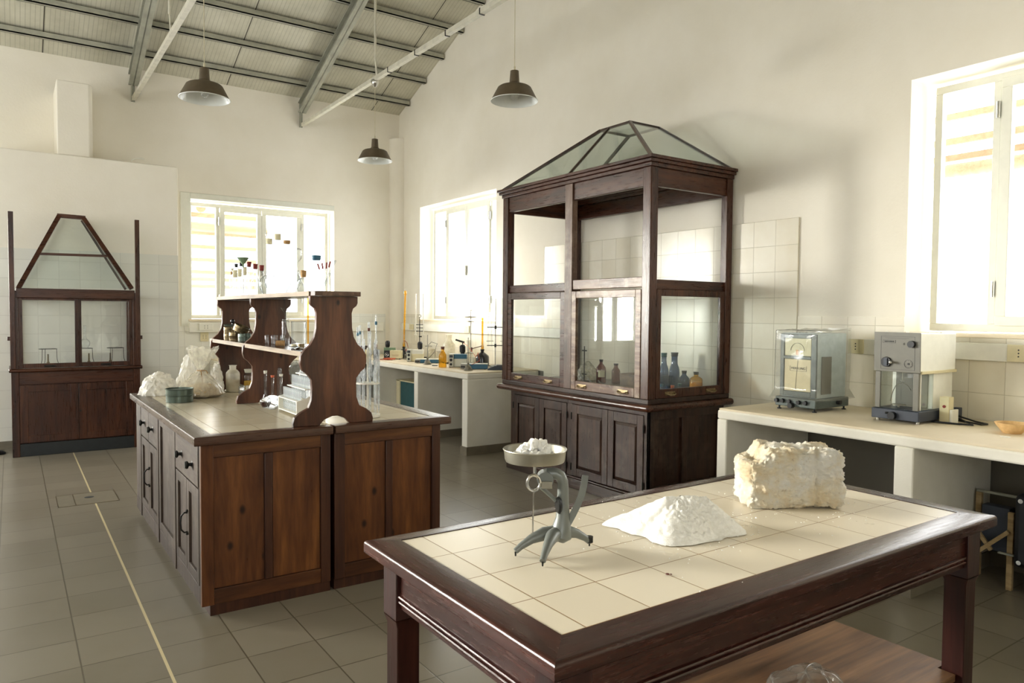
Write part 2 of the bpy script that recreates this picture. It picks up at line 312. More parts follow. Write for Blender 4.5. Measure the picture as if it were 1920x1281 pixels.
# ------------------------------------------------------------------ mesh helpers
class MB:
    def __init__(s): s.bm = bmesh.new()
    def box(s, x0, x1, y0, y1, z0, z1, mat=None):
        v = [s.bm.verts.new(p) for p in ((x0, y0, z0), (x1, y0, z0), (x1, y1, z0), (x0, y1, z0), (x0, y0, z1), (x1, y0, z1), (x1, y1, z1), (x0, y1, z1))]
        for f in ((0, 3, 2, 1), (4, 5, 6, 7), (0, 1, 5, 4), (1, 2, 6, 5), (2, 3, 7, 6), (3, 0, 4, 7)): s.bm.faces.new([v[i] for i in f])
        if mat is not None:
            for q in v: q.co = mat @ q.co
        return s
    def prism(s, poly, ax, a0, a1):
        def P(u, v, a): return {'x': (a, u, v), 'y': (u, a, v), 'z': (u, v, a)}[ax]
        A = [s.bm.verts.new(P(u, v, a0)) for u, v in poly]; B = [s.bm.verts.new(P(u, v, a1)) for u, v in poly]
        n = len(poly)
        s.bm.faces.new(A); s.bm.faces.new(B[::-1])
        for i in range(n): s.bm.faces.new((A[i], B[i], B[(i+1) % n], A[(i+1) % n]))
        return s
    def lathe(s, prof, c=(0, 0, 0), n=24, axis=None):
        R = Matrix.Identity(3) if axis is None else Vector((0, 0, 1)).rotation_difference(Vector(axis)).to_matrix()
        c = Vector(c); rings = []
        for r, z in prof:
            if r < 1e-6: rings.append([s.bm.verts.new(c + R @ Vector((0, 0, z)))])
            else: rings.append([s.bm.verts.new(c + R @ Vector((r*math.cos(2*PI*i/n), r*math.sin(2*PI*i/n), z))) for i in range(n)])
        for a, b in zip(rings, rings[1:]):
            for i in range(n):
                j = (i+1) % n
                if len(a) == 1 and len(b) == 1: break
                if len(a) == 1: s.bm.faces.new((a[0], b[i], b[j]))
                elif len(b) == 1: s.bm.faces.new((a[i], b[0], a[j]))
                else: s.bm.faces.new((a[i], b[i], b[j], a[j]))
        return s
    def cyl(s, p0, p1, r, r1=None, n=14):
        p0, p1 = Vector(p0), Vector(p1); h = (p1-p0).length
        return s.lathe([(0, 0), (r, 0), (r if r1 is None else r1, h), (0, h)], p0, n, (p1-p0))
    def ball(s, c, r, n=14, sz=1.0):
        k = max(5, n//2)
        return s.lathe([(r*math.sin(PI*i/k) if 0 < i < k else 0, -r*sz*math.cos(PI*i/k)) for i in range(k+1)], c, n)
    def tube(s, pts, r, n=8, flat=None):
        pts = [Vector(p) for p in pts]; rr = r if isinstance(r, (list, tuple)) else [r]*len(pts)
        prev = None; rings = []
        for i, p in enumerate(pts):
            t = (pts[min(i+1, len(pts)-1)]-pts[max(i-1, 0)]).normalized()
            if prev is None:
                u = t.orthogonal().normalized()
            else:
                u = (prev - t*prev.dot(t)).normalized()
            prev = u; w = t.cross(u)
            rings.append([s.bm.verts.new(p + u*rr[i]*math.cos(2*PI*k/n) + w*rr[i]*math.sin(2*PI*k/n)) for k in range(n)])
        for a, b in zip(rings, rings[1:]):
            for k in range(n): s.bm.faces.new((a[k], a[(k+1) % n], b[(k+1) % n], b[k]))
        s.bm.faces.new(rings[0][::-1]); s.bm.faces.new(rings[-1])
        return s
    def grid(s, f, nu, nv):
        V = [[s.bm.verts.new(f(i/nu, j/nv)) for j in range(nv+1)] for i in range(nu+1)]
        for i in range(nu):
            for j in range(nv): s.bm.faces.new((V[i][j], V[i+1][j], V[i+1][j+1], V[i][j+1]))
        return s
    def build(s, name, mat, parent=None, bevel=0, world=True, angle=35, mod=None):
        bmesh.ops.recalc_face_normals(s.bm, faces=s.bm.faces)
        if parent is not None and world:
            iv = parent.matrix_basis.inverted() if parent.parent is None else (parent.parent.matrix_basis @ parent.matrix_basis).inverted()
            bmesh.ops.transform(s.bm, matrix=iv, verts=s.bm.verts)
        me = bpy.data.meshes.new(name); s.bm.to_mesh(me); s.bm.free()
        for p in me.polygons: p.use_smooth = True
        me.set_sharp_from_angle(angle=math.radians(angle))
        me.materials.append(mat if not isinstance(mat, str) else M[mat])
        o = bpy.data.objects.new(name, me); COL.objects.link(o)
        if parent is not None: o.parent = parent
        if bevel:
            b = o.modifiers.new('bevel', 'BEVEL'); b.width = bevel; b.segments = 2; b.limit_method = 'ANGLE'; b.angle_limit = math.radians(40)
        return o

def thing(name, label, cat, loc=(0, 0, 0), rz=0.0, group=None):
    o = bpy.data.objects.new(name, None); COL.objects.link(o); o.empty_display_size = .05
    o.location = loc; o.rotation_euler = (0, 0, rz); o['label'] = label; o['category'] = cat
    o.matrix_basis = Matrix.Translation(loc) @ Matrix.Rotation(rz, 4, 'Z')
    if group: o['group'] = group
    return o
def tag(o, label, cat, group=None, kind=None):
    o['label'] = label; o['category'] = cat
    if group: o['group'] = group
    if kind: o['kind'] = kind
    return o
def struct(name, mb, mat, **k):
    o = mb.build(name, mat, **k); o['kind'] = 'structure'; return o
def part(name, mb, mat, parent, **k):
    return mb.build(name, mat, parent, world=False, **k)
def dup(src, loc, rz=0.0, label=None, group=None):
    def cp(o, par):
        c = o.copy(); COL.objects.link(c); c.parent = par
        for ch in [q for q in bpy.data.objects if q.parent == o]: cp(ch, c)
        return c
    r = cp(src, None); r.matrix_basis = Matrix.Translation(loc) @ Matrix.Rotation(rz, 4, 'Z')
    if label: r['label'] = label
    if group: r['group'] = group
    return r
def text(body, size, parent, M4, mat='ink', name='lettering', extrude=.0006):
    c = bpy.data.curves.new(name, 'FONT'); c.body = body; c.size = size; c.extrude = extrude; c.align_x = 'CENTER'; c.align_y = 'CENTER'
    tmp = bpy.data.objects.new(name, c); COL.objects.link(tmp); dg = bpy.context.evaluated_depsgraph_get()
    me = bpy.data.meshes.new_from_object(tmp.evaluated_get(dg)); bpy.data.objects.remove(tmp); me.materials.clear(); me.materials.append(M[mat])
    o = bpy.data.objects.new(name, me); COL.objects.link(o); o.parent = parent; o.matrix_basis = M4
    return o

# ================================================================== ROOM SHELL
ROOF0, SL, RIDGE = 4.47, .378, 3.2
def roof(y): return ROOF0 + SL*(YB-y) if y >= RIDGE else ROOF0 + SL*(YB-RIDGE) - SL*(RIDGE-y)
XL, YF = XL_, -3.6
m = MB(); m.box(XL-.3, XW+.3, YF-.3, YB+.3, -.2, 0); struct('floor', m, 'floor')
def wall_y(mb, x0, x1, y0, y1, openings, top):
    """wall along Y with openings (ya, yb, za, zb) and a top following the roof"""
    ys = sorted({y0, y1, RIDGE} | {o[0] for o in openings} | {o[1] for o in openings}); ys = [y for y in ys if y0 <= y <= y1]
    for a, b in zip(ys, ys[1:]):
        op = [o for o in openings if o[0] <= a and o[1] >= b]
        if op:
            mb.prism([(a, 0), (b, 0), (b, op[0][2]), (a, op[0][2])], 'x', x0, x1)
            mb.prism([(a, op[0][3]), (b, op[0][3]), (b, top(b)), (a, top(a))], 'x', x0, x1)
        else: mb.prism([(a, 0), (b, 0), (b, top(b)), (a, top(a))], 'x', x0, x1)
WZ0, WZ1 = 1.395, 3.01
OPEN_R = [(.50, 2.505, WZ0, 3.045), (7.45, 9.45, WZ0, WZ1)]
m = MB(); wall_y(m, XW, XW+.32, YF, YB+.32, OPEN_R, lambda y: roof(y)+.1); struct('wall_right', m, 'plaster')
m = MB(); wall_y(m, XL-.3, XL, YF, YB+.32, [(5.0, 9.4, 1.4, 3.6), (2.3, 4.1, 1.4, 2.9)], lambda y: roof(y)+.1); struct('wall_left', m, 'plaster')  # both openings are added out of view to let in fill light
# back wall: openings W0 (left of the partition, out of frame) and W1
m = MB()
def wall_x(mb, y0, y1, xs, openings, top):
    c = sorted({xs[0], xs[1]} | {o[0] for o in openings} | {o[1] for o in openings})
    for a, b in zip(c, c[1:]):
        op = [o for o in openings if o[0] <= a and o[1] >= b]
        if op: mb.box(a, b, y0, y1, 0, op[0][2]); mb.box(a, b, y0, y1, op[0][3], top)
        else: mb.box(a, b, y0, y1, 0, top)
wall_x(m, YB, YB+.32, (XL, XW), [(-2.6, -.65, .90, 2.95), (1.93, 3.86, 1.39, 2.95)], ROOF0+.02); struct('wall_back', m, 'plaster')
m = MB(); wall_x(m, YF-.3, YF, (XL, XW), [(-3.2, -.2, 1.4, 3.6)], roof(YF)); struct('wall_front', m, 'plaster')  # opening added behind the camera for more daylight
# raised plaster surround of the back window, and of the right-hand one
m = MB(); m.box(1.815, 1.935, YB-.012, YB, 1.30, 3.02); m.box(1.935, 3.86, YB-.012, YB, 2.945, 3.02); struct('trim_1', m, 'white_frame', bevel=.004)
m = MB()
for (a, b) in ((YF-.3, RIDGE), (RIDGE, YB+.4)):
    m.prism([(a, roof(a)), (b, roof(b)), (b, roof(b)+.06), (a, roof(a)+.06)], 'x', XL-.3, XW+.35)
struct('ceiling', m, 'ceiling')
# partition block in front of the back wall, with the boxed chimney on it
PY = 9.45
m = MB(); m.box(-.30, 1.664, PY, YB, 0, 3.205); struct('wall_partition', m, 'plaster', bevel=.012)
m = MB(); m.prism([(.455, PY+.03), (.765, PY+.03), (.80, PY+.09), (.80, YB), (.455, YB)], 'z', 3.205, 4.02); struct('trim_2', m, 'plaster', bevel=.01)
m = MB(); m.box(-.30, 1.660, PY-.008, PY, 0.0, 2.155); struct('trim_3', m, 'walltile_x')            # tiles on the partition
m = MB(); m.box(1.664, 4.66, YB-.008, YB, 0, 1.30); m.box(3.86, 4.66, YB-.008, YB, 1.30, 1.475); struct('trim_4', m, 'walltile_x')   # tiles on the back wall
m = MB(); m.prism([(3.302, 0), (6.45, 0), (6.45, 2.236), (3.302, 2.236)], 'x', XW-.014, XW); struct('trim_5', m, 'walltile', bevel=.003)   # tall tiles behind the fume hood
m = MB(); m.box(XW-.008, XW, YF, 3.302, .86, 1.395); m.box(XW-.008, XW, 2.505, 3.302, 1.395, 1.495); m.box(XW-.008, XW, 6.45, 10.0, .86, 1.395); m.box(XW-.008, XW, 9.45, 10.0, 1.395, 1.475)
m.box(XW-.008, XW, 6.45, 7.45, 1.395, 1.475); struct('trim_6', m, 'walltile')
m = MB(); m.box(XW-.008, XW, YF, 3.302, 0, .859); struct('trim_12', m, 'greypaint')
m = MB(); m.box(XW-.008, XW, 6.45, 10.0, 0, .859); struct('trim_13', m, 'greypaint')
# marble sills
m = MB(); m.box(XW-.02, XW+.25, .48, 2.50, 1.372, 1.398); struct('trim_7', m, 'benchtop', bevel=.004)
m = MB(); m.box(XW-.02, XW+.25, 7.43, 9.47, 1.372, 1.398); struct('trim_8', m, 'benchtop', bevel=.004)
m = MB(); m.box(1.90, 3.88, YB-.02, YB+.22, 1.36, 1.392); struct('trim_9', m, 'benchtop', bevel=.004)
# baseboards
m = MB(); m.box(XW-.022, XW-.008, YF, 3.85, 0, .09); m.box(XW-.022, XW-.008, 5.95, 10.1, 0, .09); struct('baseboard_right', m, 'skirt')
m = MB(); m.box(-.31, 1.672, PY-.018, PY-.008, 0, .09); m.box(1.672, 4.8, YB-.02, YB-.008, 0, .09); struct('baseboard_back', m, 'skirt')
# round boxed duct in the corner
m = MB(); m.prism(
        [(4.725, YB)] + [(4.883-.158*math.cos(t), YB-.17*math.sin(t)) for t in [k*PI/2/8 for k in range(1, 9)]] + [(4.883, YB)], "z", 0, 4.09); struct("trim_10", m, "plaster")

# ------------------------------------------------------------------ steel roof frame
for k in range(13):
    y = 9.78 - .51*k
    if y < RIDGE+.1: break
    zb = roof(y) - .085
    m = MB(); m.box(XL, XW-.02 if k else XW-.02, y-.03, y+.03, zb, zb+.012); m.box(XL, XW-.02, y+.018, y+.03, zb, roof(y)-.018); m.box(XL, XW-.02, y-.03, y-.018, zb, roof(y)-.02)
    o = m.build('purlin', 'steel'); tag(o, ['grey steel roof purlin nearest the back wall, first from the eave', 'second grey roof purlin counted up from the back wall',
        'third grey roof purlin counted up from the back wall', 'fourth grey roof purlin counted up from the back wall', 'fifth grey roof purlin counted up from the back wall',
        'sixth grey roof purlin counted up from the back wall'][k] if k < 6 else 'grey steel roof purlin high up near the ridge, above the picture', 'purlin', 'roof purlins')
def rafter(x, lab):
    t = thing('rafter', lab, 'beam', (x, YB-.02, 4.30), 0, 'sloping steel rafters')
    m = MB(); a, b = RIDGE+.05, YB-.06
    zu = lambda y: roof(y)-.104
    for dz0, dz1, hw in ((-.012, 0, .055), (-.14, -.128, .055), (-.14, 0, .006)):
        m.prism([(a, zu(a)+dz0), (b, zu(b)+dz0), (b, zu(b)+dz1), (a, zu(a)+dz1)], 'x', x-hw, x+hw)
    m.build('beam', 'steel_beam', t)
    m = MB(); m.box(x-.022, x-.014, YB-.085, YB-.017, 4.062, 4.29); m.box(x-.022, x+.022, YB-.016, YB-.004, 4.062, 4.42)
    m.build('post', 'steel_beam', t)
rafter(3.378, 'sloping grey steel rafter nearest the corner of the room'); rafter(1.287, 'sloping grey steel rafter at the left, beside the first pendant lamp'); 
def tie(x, lab, marks=False):
    t = thing('tie_bar', lab, 'tie bar', (x, 7.62, 4.07), 0, 'horizontal tie bars under the rafters')
    m = MB(); m.box(x-.022, x+.022, RIDGE-6.0, YB-.088, 4.063, 4.069); m.box(x-.022, x-.016, RIDGE-6.0, YB-.088, 4.069, 4.107); m.build('bar', 'tie', t)
    m = MB(); m.cyl((x, 7.62, 4.30), (x, 7.62, roof(7.62)-.05), .013); m.build('hanger_rod', 'tie', t)
    m = MB(); m.prism([(7.55, 4.10), (7.60, 4.10), (7.635, 4.31), (7.612, 4.31)], 'x', x-.004, x+.004); m.build('hanger_plate', 'tie', t)
    if marks:
        for y in (7.25, 6.62, 6.0, 5.4):
            m = MB(); m.box(x-.026, x+.026, y-.006, y+.006, 4.058, 4.112); m.build('cable_strap', 'iron', t)
tie(3.378, 'pale tie bar running overhead past the cup-shaped ceiling rose', True); tie(1.287, 'pale tie bar overhead at the left, beside the first lamp')

# ------------------------------------------------------------------ windows (four lights: two fixed, two hinged sashes)
def window(n, length, z0, z1, place, handle=True, spec=None):
    """local frame: u along the wall from 0..length, v depth (0 = room side), z height. place maps (u, v, z) -> world"""
    root = bpy.data.objects.new('window_%d' % n, None); COL.objects.link(root); root['kind'] = 'structure'
    root.location = place(length/2, 0, z0); root.matrix_basis = Matrix.Translation(root.location)
    def bx(mb, u0, u1, v0, v1, a, b):
        p, q = place(u0, v0, a), place(u1, v1, b)
        mb.box(min(p[0], q[0]), max(p[0], q[0]), min(p[1], q[1]), max(p[1], q[1]), a, b)
    fx = length*.195
    m = MB(); bx(m, 0, length, 0, .06, z0, z0+.05); bx(m, 0, length, 0, .06, z1-.05, z1); bx(m, 0, .045, 0, .06, z0+.05, z1-.05); bx(m, length-.045, length, 0, .06, z0+.05, z1-.05)
    bx(m, fx-.02, fx+.025, 0, .06, z0+.05, z1-.05); bx(m, length-fx-.025, length-fx+.02, 0, .06, z0+.05, z1-.05)
    m.build('window_frame', 'white_frame', root, bevel=.004)
    for (a, b) in ((.04, fx-.015), (length-fx+.015, length-.04)):
        m = MB(); bx(m, a, b, .03, .034, z0+.045, z1-.045); m.build('pane', 'window_glass', root)
    mid = length/2
    for (a, b, s) in ((fx+.03, mid-.002, 1), (mid+.002, length-fx-.03, -1)):
        m = MB(); w = .06
        bx(m, a, b, -.018, -.001, z0+.04, z0+.04+w); bx(m, a, b, -.018, -.001, z1-.04-w, z1-.04); bx(m, a, a+w, -.018, .04, z0+.04+w, z1-.04-w); bx(m, b-w, b, -.018, .04, z0+.04+w, z1-.04-w)
        sash = m.build('sash', 'white_frame', root, bevel=.004)
        m = MB(); bx(m, a+w-.004, b-w+.004, .01, .014, z0+.04+w-.004, z1-.04-w+.004); g = m.build('pane', 'window_glass', None); g.parent = sash
        g.matrix_parent_inverse = Matrix.Translation(-Vector(root.location))
        hu = a-.012 if s == 1 else b+.012
        for hz in (z0+.22, z1-.28):
            m = MB(); p = place(hu, -.022, hz); m.cyl(p, (p[0], p[1], hz+.10), .011, n=10); h = m.build('hinge', 'chrome', root)
        if s == 1 and handle:
            m = MB(); p = place(mid, -.03, z0+.62); m.cyl((p[0], p[1], p[2]-.02), (p[0], p[1], p[2]+.11), .012, n=8); m.build('window_handle', 'grey_plastic', root)
    return root
window(1, 1.90, 1.395, 2.93, lambda u, v, z: (1.94+u, YB+.20+v, z))
window(2, 1.92, 1.405, 2.98, lambda u, v, z: (XW+.21+v, 9.42-u, z))
window(3, 1.90, 1.405, 3.02, lambda u, v, z: (XW+.22+v, 2.455-u, z))
window(4, 1.95, .90, 2.95, lambda u, v, z: (-2.6+u, YB+.20+v, z), False)
window(5, 4.4, 1.4, 3.6, lambda u, v, z: (XL-.2-v, 5.0+u, z), False)  # unseen left-wall window, added and enlarged for fill light
window(6, 1.8, 1.4, 2.9, lambda u, v, z: (XL-.2-v, 2.3+u, z), False)  # second unseen left-wall window, also added as fill
window(7, 3.0, 1.4, 3.6, lambda u, v, z: (-3.2+u, YF-.2-v, z), False)  # unseen window added behind the camera to brighten the back wall
m = MB(); m.box(1.931, 1.938, YB+.001, YB+.2, 1.394, 2.944); struct('trim_11', m, 'plaster')

# ------------------------------------------------------------------ pergola outside the windows
def slat(x0, x1, y0, y1, z, h, lab, grp, mat='pergola'):
    m = MB(); m.box(x0, x1, y0, y1, z, z+h); o = m.build('pergola_beam', mat); tag(o, lab, 'beam', grp)
for i, z in enumerate((2.97, 2.70, 2.49, 2.29, 2.10, 1.99, 1.88)):
    slat(1.0, 3.35, 12.0, 12.05, z-.03, .055 if i else .07, 'tan pergola slat seen through the back window, number %s from its top' % ('one two three four five six seven'.split()[i]), 'pergola slats behind the back window')
for i, z in enumerate((3.30, 3.08, 2.93)):
    slat(7.0, 7.05, .2, 3.6, z-.03, .055, 'tan pergola slat seen through the right-hand window, number %s from the top' % ('one two three'.split()[i]), 'pergola slats at the right-hand window')
m = MB(); m.cyl((6.9, -.2, 2.76), (6.9, 4.0, 2.80), .06, n=12); tag(m.build('pergola_pole', 'pergola'), 'round log rail of the pergola outside the right-hand window', 'pole')
m = MB(); m.cyl((1.0, 11.9, 2.80), (3.4, 11.9, 2.76), .07, n=12); tag(m.build('pergola_pole', 'pergola'), 'round log of the pergola outside the back window', 'pole')
m = MB(); m.cyl((2.28, 11.2, 2.98), (2.20, 13.2, 3.25), .07, n=12); tag(m.build('pergola_pole', 'pergola'), 'log end jutting at the top left of the back window', 'pole')

m = MB(); m.box(XW+.33, XW+1.1, -1.5, 10.6, 3.34, 3.40); tag(m.build('eave_board', 'pergola'), 'boarded eave outside above the right-hand windows', 'eave')  # unseen slab added to cut steep skylight on the window reveals
m = MB(); m.box(-3.0, XW+.3, YB+.33, YB+1.0, 3.34, 3.40); tag(m.build('eave_board', 'pergola'), 'boarded eave outside above the back windows', 'eave')  # matching slab added out of view to block sky over the back windows
# ------------------------------------------------------------------ cable trunking and sockets
def trunk(x0, x1, y0, y1, z0, z1, lab):
    m = MB(); m.box(x0, x1, y0, y1, z0, z1); tag(m.build('cable_trunking', 'whiteplastic', bevel=.004), lab, 'cable trunking')
trunk(XW-.06, XW-.009, .2, 2.86, 1.237, 1.342, 'white cable trunking under the right-hand window')
trunk(XW-.06, XW-.009, 6.05, 9.95, 1.237, 1.342, 'white cable trunking under the window beside the corner')
trunk(1.90, 4.60, YB-.06, YB-.009, 1.22, 1.345, 'white cable trunking under the back window')
def socket(c, d, w, h, lab, mat='cream', holes=1):
    t = thing('wall_socket', lab, 'socket', c, 0); x, y, z = c
    ax = abs(d[0]) > .5
    m = MB()
    if ax: m.box(x-.012, x, y-w/2, y+w/2, z-h/2, z+h/2)
    else: m.box(x-w/2, x+w/2, y-.012, y, z-h/2, z+h/2)
    m.build('socket_plate', mat, t, bevel=.003)
    for k in range(holes):
        m = MB(); off = (k-(holes-1)/2)*.035
        for dz in (-.019, 0, .019):
            if ax: m.cyl((x-.013, y+off, z+dz), (x-.011, y+off, z+dz), .0045, n=8)
            else: m.cyl((x+off, y-.013, z+dz), (x+off, y-.011, z+dz), .0045, n=8)
        m.build('socket_holes', 'black', t)
socket((XW-.061, 1.81, 1.29), (-1, 0), .12, .10, 'cream wall socket on trunking at the right edge of the picture')
socket((XW-.061, 2.80, 1.29), (-1, 0), .11, .10, 'cream wall socket between the two weighing balances')
socket((XW-.061, 9.58, 1.29), (-1, 0), .13, .08, 'cream socket on trunking by the amber burette in the corner')
socket((XW-.061, 8.02, 1.29), (-1, 0), .13, .09, 'cream socket on trunking under the middle window')
socket((2.10, YB-.061, 1.29), (0, -1), .17, .085, 'white double socket on back trunking above the sacks', 'whiteplastic', 2)
socket((2.09, YB-.009, 1.16), (0, -1), .10, .12, 'small cream socket just below the back trunking', 'cream', 2)

# ------------------------------------------------------------------ pendant lamps
def lamp(c, wire_top, lab):
    t = thing('pendant_lamp', lab, 'lamp', c, 0, 'brown enamel pendant lamps')
    P = [(.016, .245), (.034, .24), (.040, .15), (.060, .128), (.12, .115), (.135, .105), (.19, .0)]
    m = MB(); m.lathe(P, (0, 0, 0), 40); part('lamp_shade', m, 'lampshade', t)
    m = MB(); m.lathe([(.02, .125), (.12, .110), (.132, .100), (.187, -.001), (.190, -.002), (.192, .002), (.19, .004)], (0, 0, 0), 40); part('shade_lining', m, 'enamel_in', t)
    m = MB(); m.cyl((0, 0, .09), (0, 0, .13), .018); part('bulb_holder', m, 'enamel_in', t)
    m = MB(); m.ball((0, 0, .045), .032, 16); part('bulb', m, 'bulb', t)
    m = MB(); m.cyl((0, 0, .242), (0, 0, wire_top-c[2]), .0032, n=6); m.cyl((0, 0, .24), (0, 0, .275), .008, n=8); part('lamp_cord', m, 'cord', t)
    return t
lamp((1.287, 6.16, 3.165), 4.063, 'brown enamel pendant lamp at the left, under the first tie bar')
lamp((3.378, 7.63, 3.185), 4.02, 'small brown pendant lamp hanging near the corner, below the ceiling rose')
lamp((3.378, 4.90, 3.21), 4.063, 'brown enamel pendant lamp above the glass-roofed fume hood')
m = MB(); m.lathe([(0, -.035), (.012, -.033), (.035, -.005), (.045, .03), (.04, .045), (0, .045)], (3.378, 7.63, 4.03), 20); tag(m.build('ceiling_rose', 'chrome'), 'dull metal cup-shaped ceiling rose clamped on the tie bar', 'ceiling rose')
m = MB(); m.tube([(3.375, 7.60, 4.09), (3.40, 7.55, 4.16), (3.45, 7.45, 4.13), (3.40, 7.38, 4.09), (3.378, 7.3, 4.10), (3.378, 6.0, 4.112), (3.378, 3.0, 4.112)], .006, 6); tag(m.build('electric_cable', 'steel'), 'grey cable looped at the rose and strapped along the tie bar', 'cable')
# little hooked pipe on top of the partition
m = MB(); m.tube([(1.20, 9.62, 3.20), (1.20, 9.6, 3.25), (1.24, 9.58, 3.275), (1.30, 9.58, 3.28), (1.33, 9.58, 3.27)], .008, 8); tag(m.build('pipe_stub', 'whiteplastic'), 'short bent white pipe stub on top of the partition', 'pipe')

# ================================================================== MASONRY BENCHES
BX0, BZ = 3.93, .872
def bench(root_lab, y0, y1, piers, name='masonry_bench'):
    t = thing(name, root_lab, 'bench', (4.4, (y0+y1)/2, 0))
    m = MB(); m.box(BX0, XW-.022, y0, y1, BZ-.072, BZ-.012); m.build('bench_slab', 'masonry', t, bevel=.012)
    m = MB(); m.box(BX0+.008, XW-.022, y0+.006, y1-.006, BZ-.014, BZ); m.build('bench_top', 'benchtop', t, bevel=.006)
    for a, b in piers:
        m = MB(); m.box(BX0, XW-.024, a, b, 0, BZ-.072); p = m.build('pier', 'masonry', t, bevel=.008)
        m = MB(); m.box(BX0-.012, XW-.03, a-.012, b+.012, 0, .09); sk = m.build('pier_skirting', 'skirt', None); sk.parent = p; sk.matrix_parent_inverse = Matrix.Translation(-Vector((4.4, (y0+y1)/2, 0)))
    return t
bench('white masonry bench on the right carrying the two weighing balances', -2.6, 3.253, [(3.173, 3.253), (1.95, 2.054), (.72, .82), (-.6, -.5), (-2.6, -2.5)])
bench('white masonry bench in the corner under the middle window', 6.526, 9.40, [(6.526, 6.635), (7.654, 7.75), (8.82, 8.92)])
t = thing('masonry_bench', 'white masonry bench running below the back window', 'bench', (3.3, 9.75, 0))
m = MB(); m.box(2.15, XW-.022, 9.402, YB-.022, BZ-.072, BZ-.012); m.build('bench_slab', 'masonry', t, bevel=.012)
m = MB(); m.box(2.158, XW-.022, 9.404, YB-.024, BZ-.014, BZ); m.build('bench_top', 'benchtop', t, bevel=.006)
m = MB(); m.box(2.15, 2.25, 9.402, YB-.024, 0, BZ-.072); m.build('pier', 'masonry', t, bevel=.008)
t = thing('metal_cabinet', 'teal metal box standing under the corner bench', 'box', (4.5, 8.78, 0))
m = MB(); m.box(4.22, 4.75, 8.12, 8.80, .05, .60); m.build('box_body', 'teal', t, bevel=.01)
m = MB(); m.box(4.205, 4.225, 8.70, 8.80, .05, .61); m.box(4.205, 4.76, 8.11, 8.81, .60, .615); m.build('box_trim', 'cream', t)
for a, b in ((4.25, 8.15), (4.7, 8.15), (4.25, 8.76), (4.7, 8.76)): m = MB(); m.cyl((a, b, 0), (a, b, .05), .02); m.build('foot', 'black', t)

# ================================================================== FRONT TABLE
TX0, TX1, TY0, TY1, TZ = .884, 2.862, 1.125, 2.078, .80
def rail(m, q, z0, z1, r):
    """mitred rail with a rounded outer arris; q = outer start, outer end, inner end, inner start"""
    o0, o1, i1, i0 = [Vector(p) for p in q]; w = abs((i0-o0).x) if abs((o1-o0).y) > abs((o1-o0).x) else abs((i0-o0).y)
    prof = [(w, z0), (r*.5, z0), (0, z0+r*.5)] + [(r*(1-math.cos(a)), z1-r+r*math.sin(a)) for a in (0, .4, .8, 1.2, PI/2)] + [(w, z1)]
    A = [m.bm.verts.new((*o0.lerp(i0, d/w), z)) for d, z in prof]; B = [m.bm.verts.new((*o1.lerp(i1, d/w), z)) for d, z in prof]; n = len(prof)
    m.bm.faces.new(A); m.bm.faces.new(B[::-1])
    for i in range(n): m.bm.faces.new((A[i], B[i], B[(i+1) % n], A[(i+1) % n]))
def frame_top(t, x0, x1, y0, y1, z0, z1, ix0, ix1, iy0, iy1, mx, my, bev=.012):
    """mitred wooden border around a tiled field: four rails"""
    for nm, q, mt in (('front_rail', ((x0, y0), (x1, y0), (ix1, iy0), (ix0, iy0)), mx), ('back_rail', ((x0, y1), (x1, y1), (ix1, iy1), (ix0, iy1)), mx),
                     ('left_rail', ((x0, y0), (x0, y1), (ix0, iy1), (ix0, iy0)), my), ('right_rail', ((x1, y0), (x1, y1), (ix1, iy1), (ix1, iy0)), my)):
        m = MB(); rail(m, q, z0, z1, bev); m.build(nm, mt, t)
t = thing('work_table', 'dark wooden table with tiled top in the foreground', 'table', (1.87, 1.6, 0))
frame_top(t, TX0, TX1, TY0, TY1, TZ-.042, TZ, .980, 2.785, 1.222, 2.018, 'table_x', 'table_y')
m = MB(); m.box(.982, 2.783, 1.224, 2.016, TZ-.03, TZ-.002); m.build('tile_field', 'toptile', t)
def apron(x0, x1, y0, y1, axis):
    m = MB(); m.box(x0, x1, y0, y1, .62, TZ-.042)
    if axis == 'x':
        f = -1 if y0 < 1.5 else 1; ye = y0 if f < 0 else y1
        for z in (.640, .655): m.cyl((x0, ye+.002*f, z), (x1, ye+.002*f, z), .0055, n=8)
    else:
        f = -1 if x0 < 1.5 else 1; xe = x0 if f < 0 else x1
        for z in (.640, .655): m.cyl((xe+.002*f, y0, z), (xe+.002*f, y1, z), .0055, n=8)
    m.build('apron', 'table_x' if axis == 'x' else 'table_y', t)
AX0, AX1, AY0, AY1 = .930, 2.835, 1.165, 2.035
apron(AX0+.085, AX1-.085, AY0+.012, AY0+.037, 'x'); apron(AX0+.085, AX1-.085, AY1-.037, AY1-.012, 'x')
apron(AX0+.012, AX0+.037, AY0+.085, AY1-.085, 'y'); apron(AX1-.037, AX1-.012, AY0+.085, AY1-.085, 'y')
for x in (AX0, AX1-.09):
    for y in (AY0, AY1-.09):
        m = MB(); m.box(x, x+.09, y, y+.09, .58, TZ-.043)
        a = .008; lo = [(x+a, y+a), (x+.09-a, y+a), (x+.09-a, y+.09-a), (x+a, y+.09-a)]; hi = [(x, y), (x+.09, y), (x+.09, y+.09), (x, y+.09)]
        V = [[m.bm.verts.new((px, py, z)) for px, py in (lo if k < 3 else hi)] for k, z in enumerate((0, .10, .555, .58))]
        for A_, B_ in zip(V, V[1:]):
            for i in range(4): m.bm.faces.new((A_[i], A_[(i+1) % 4], B_[(i+1) % 4], B_[i]))
        m.bm.faces.new(V[0][::-1])
        m.build('leg', 'table_z', t, bevel=.003)
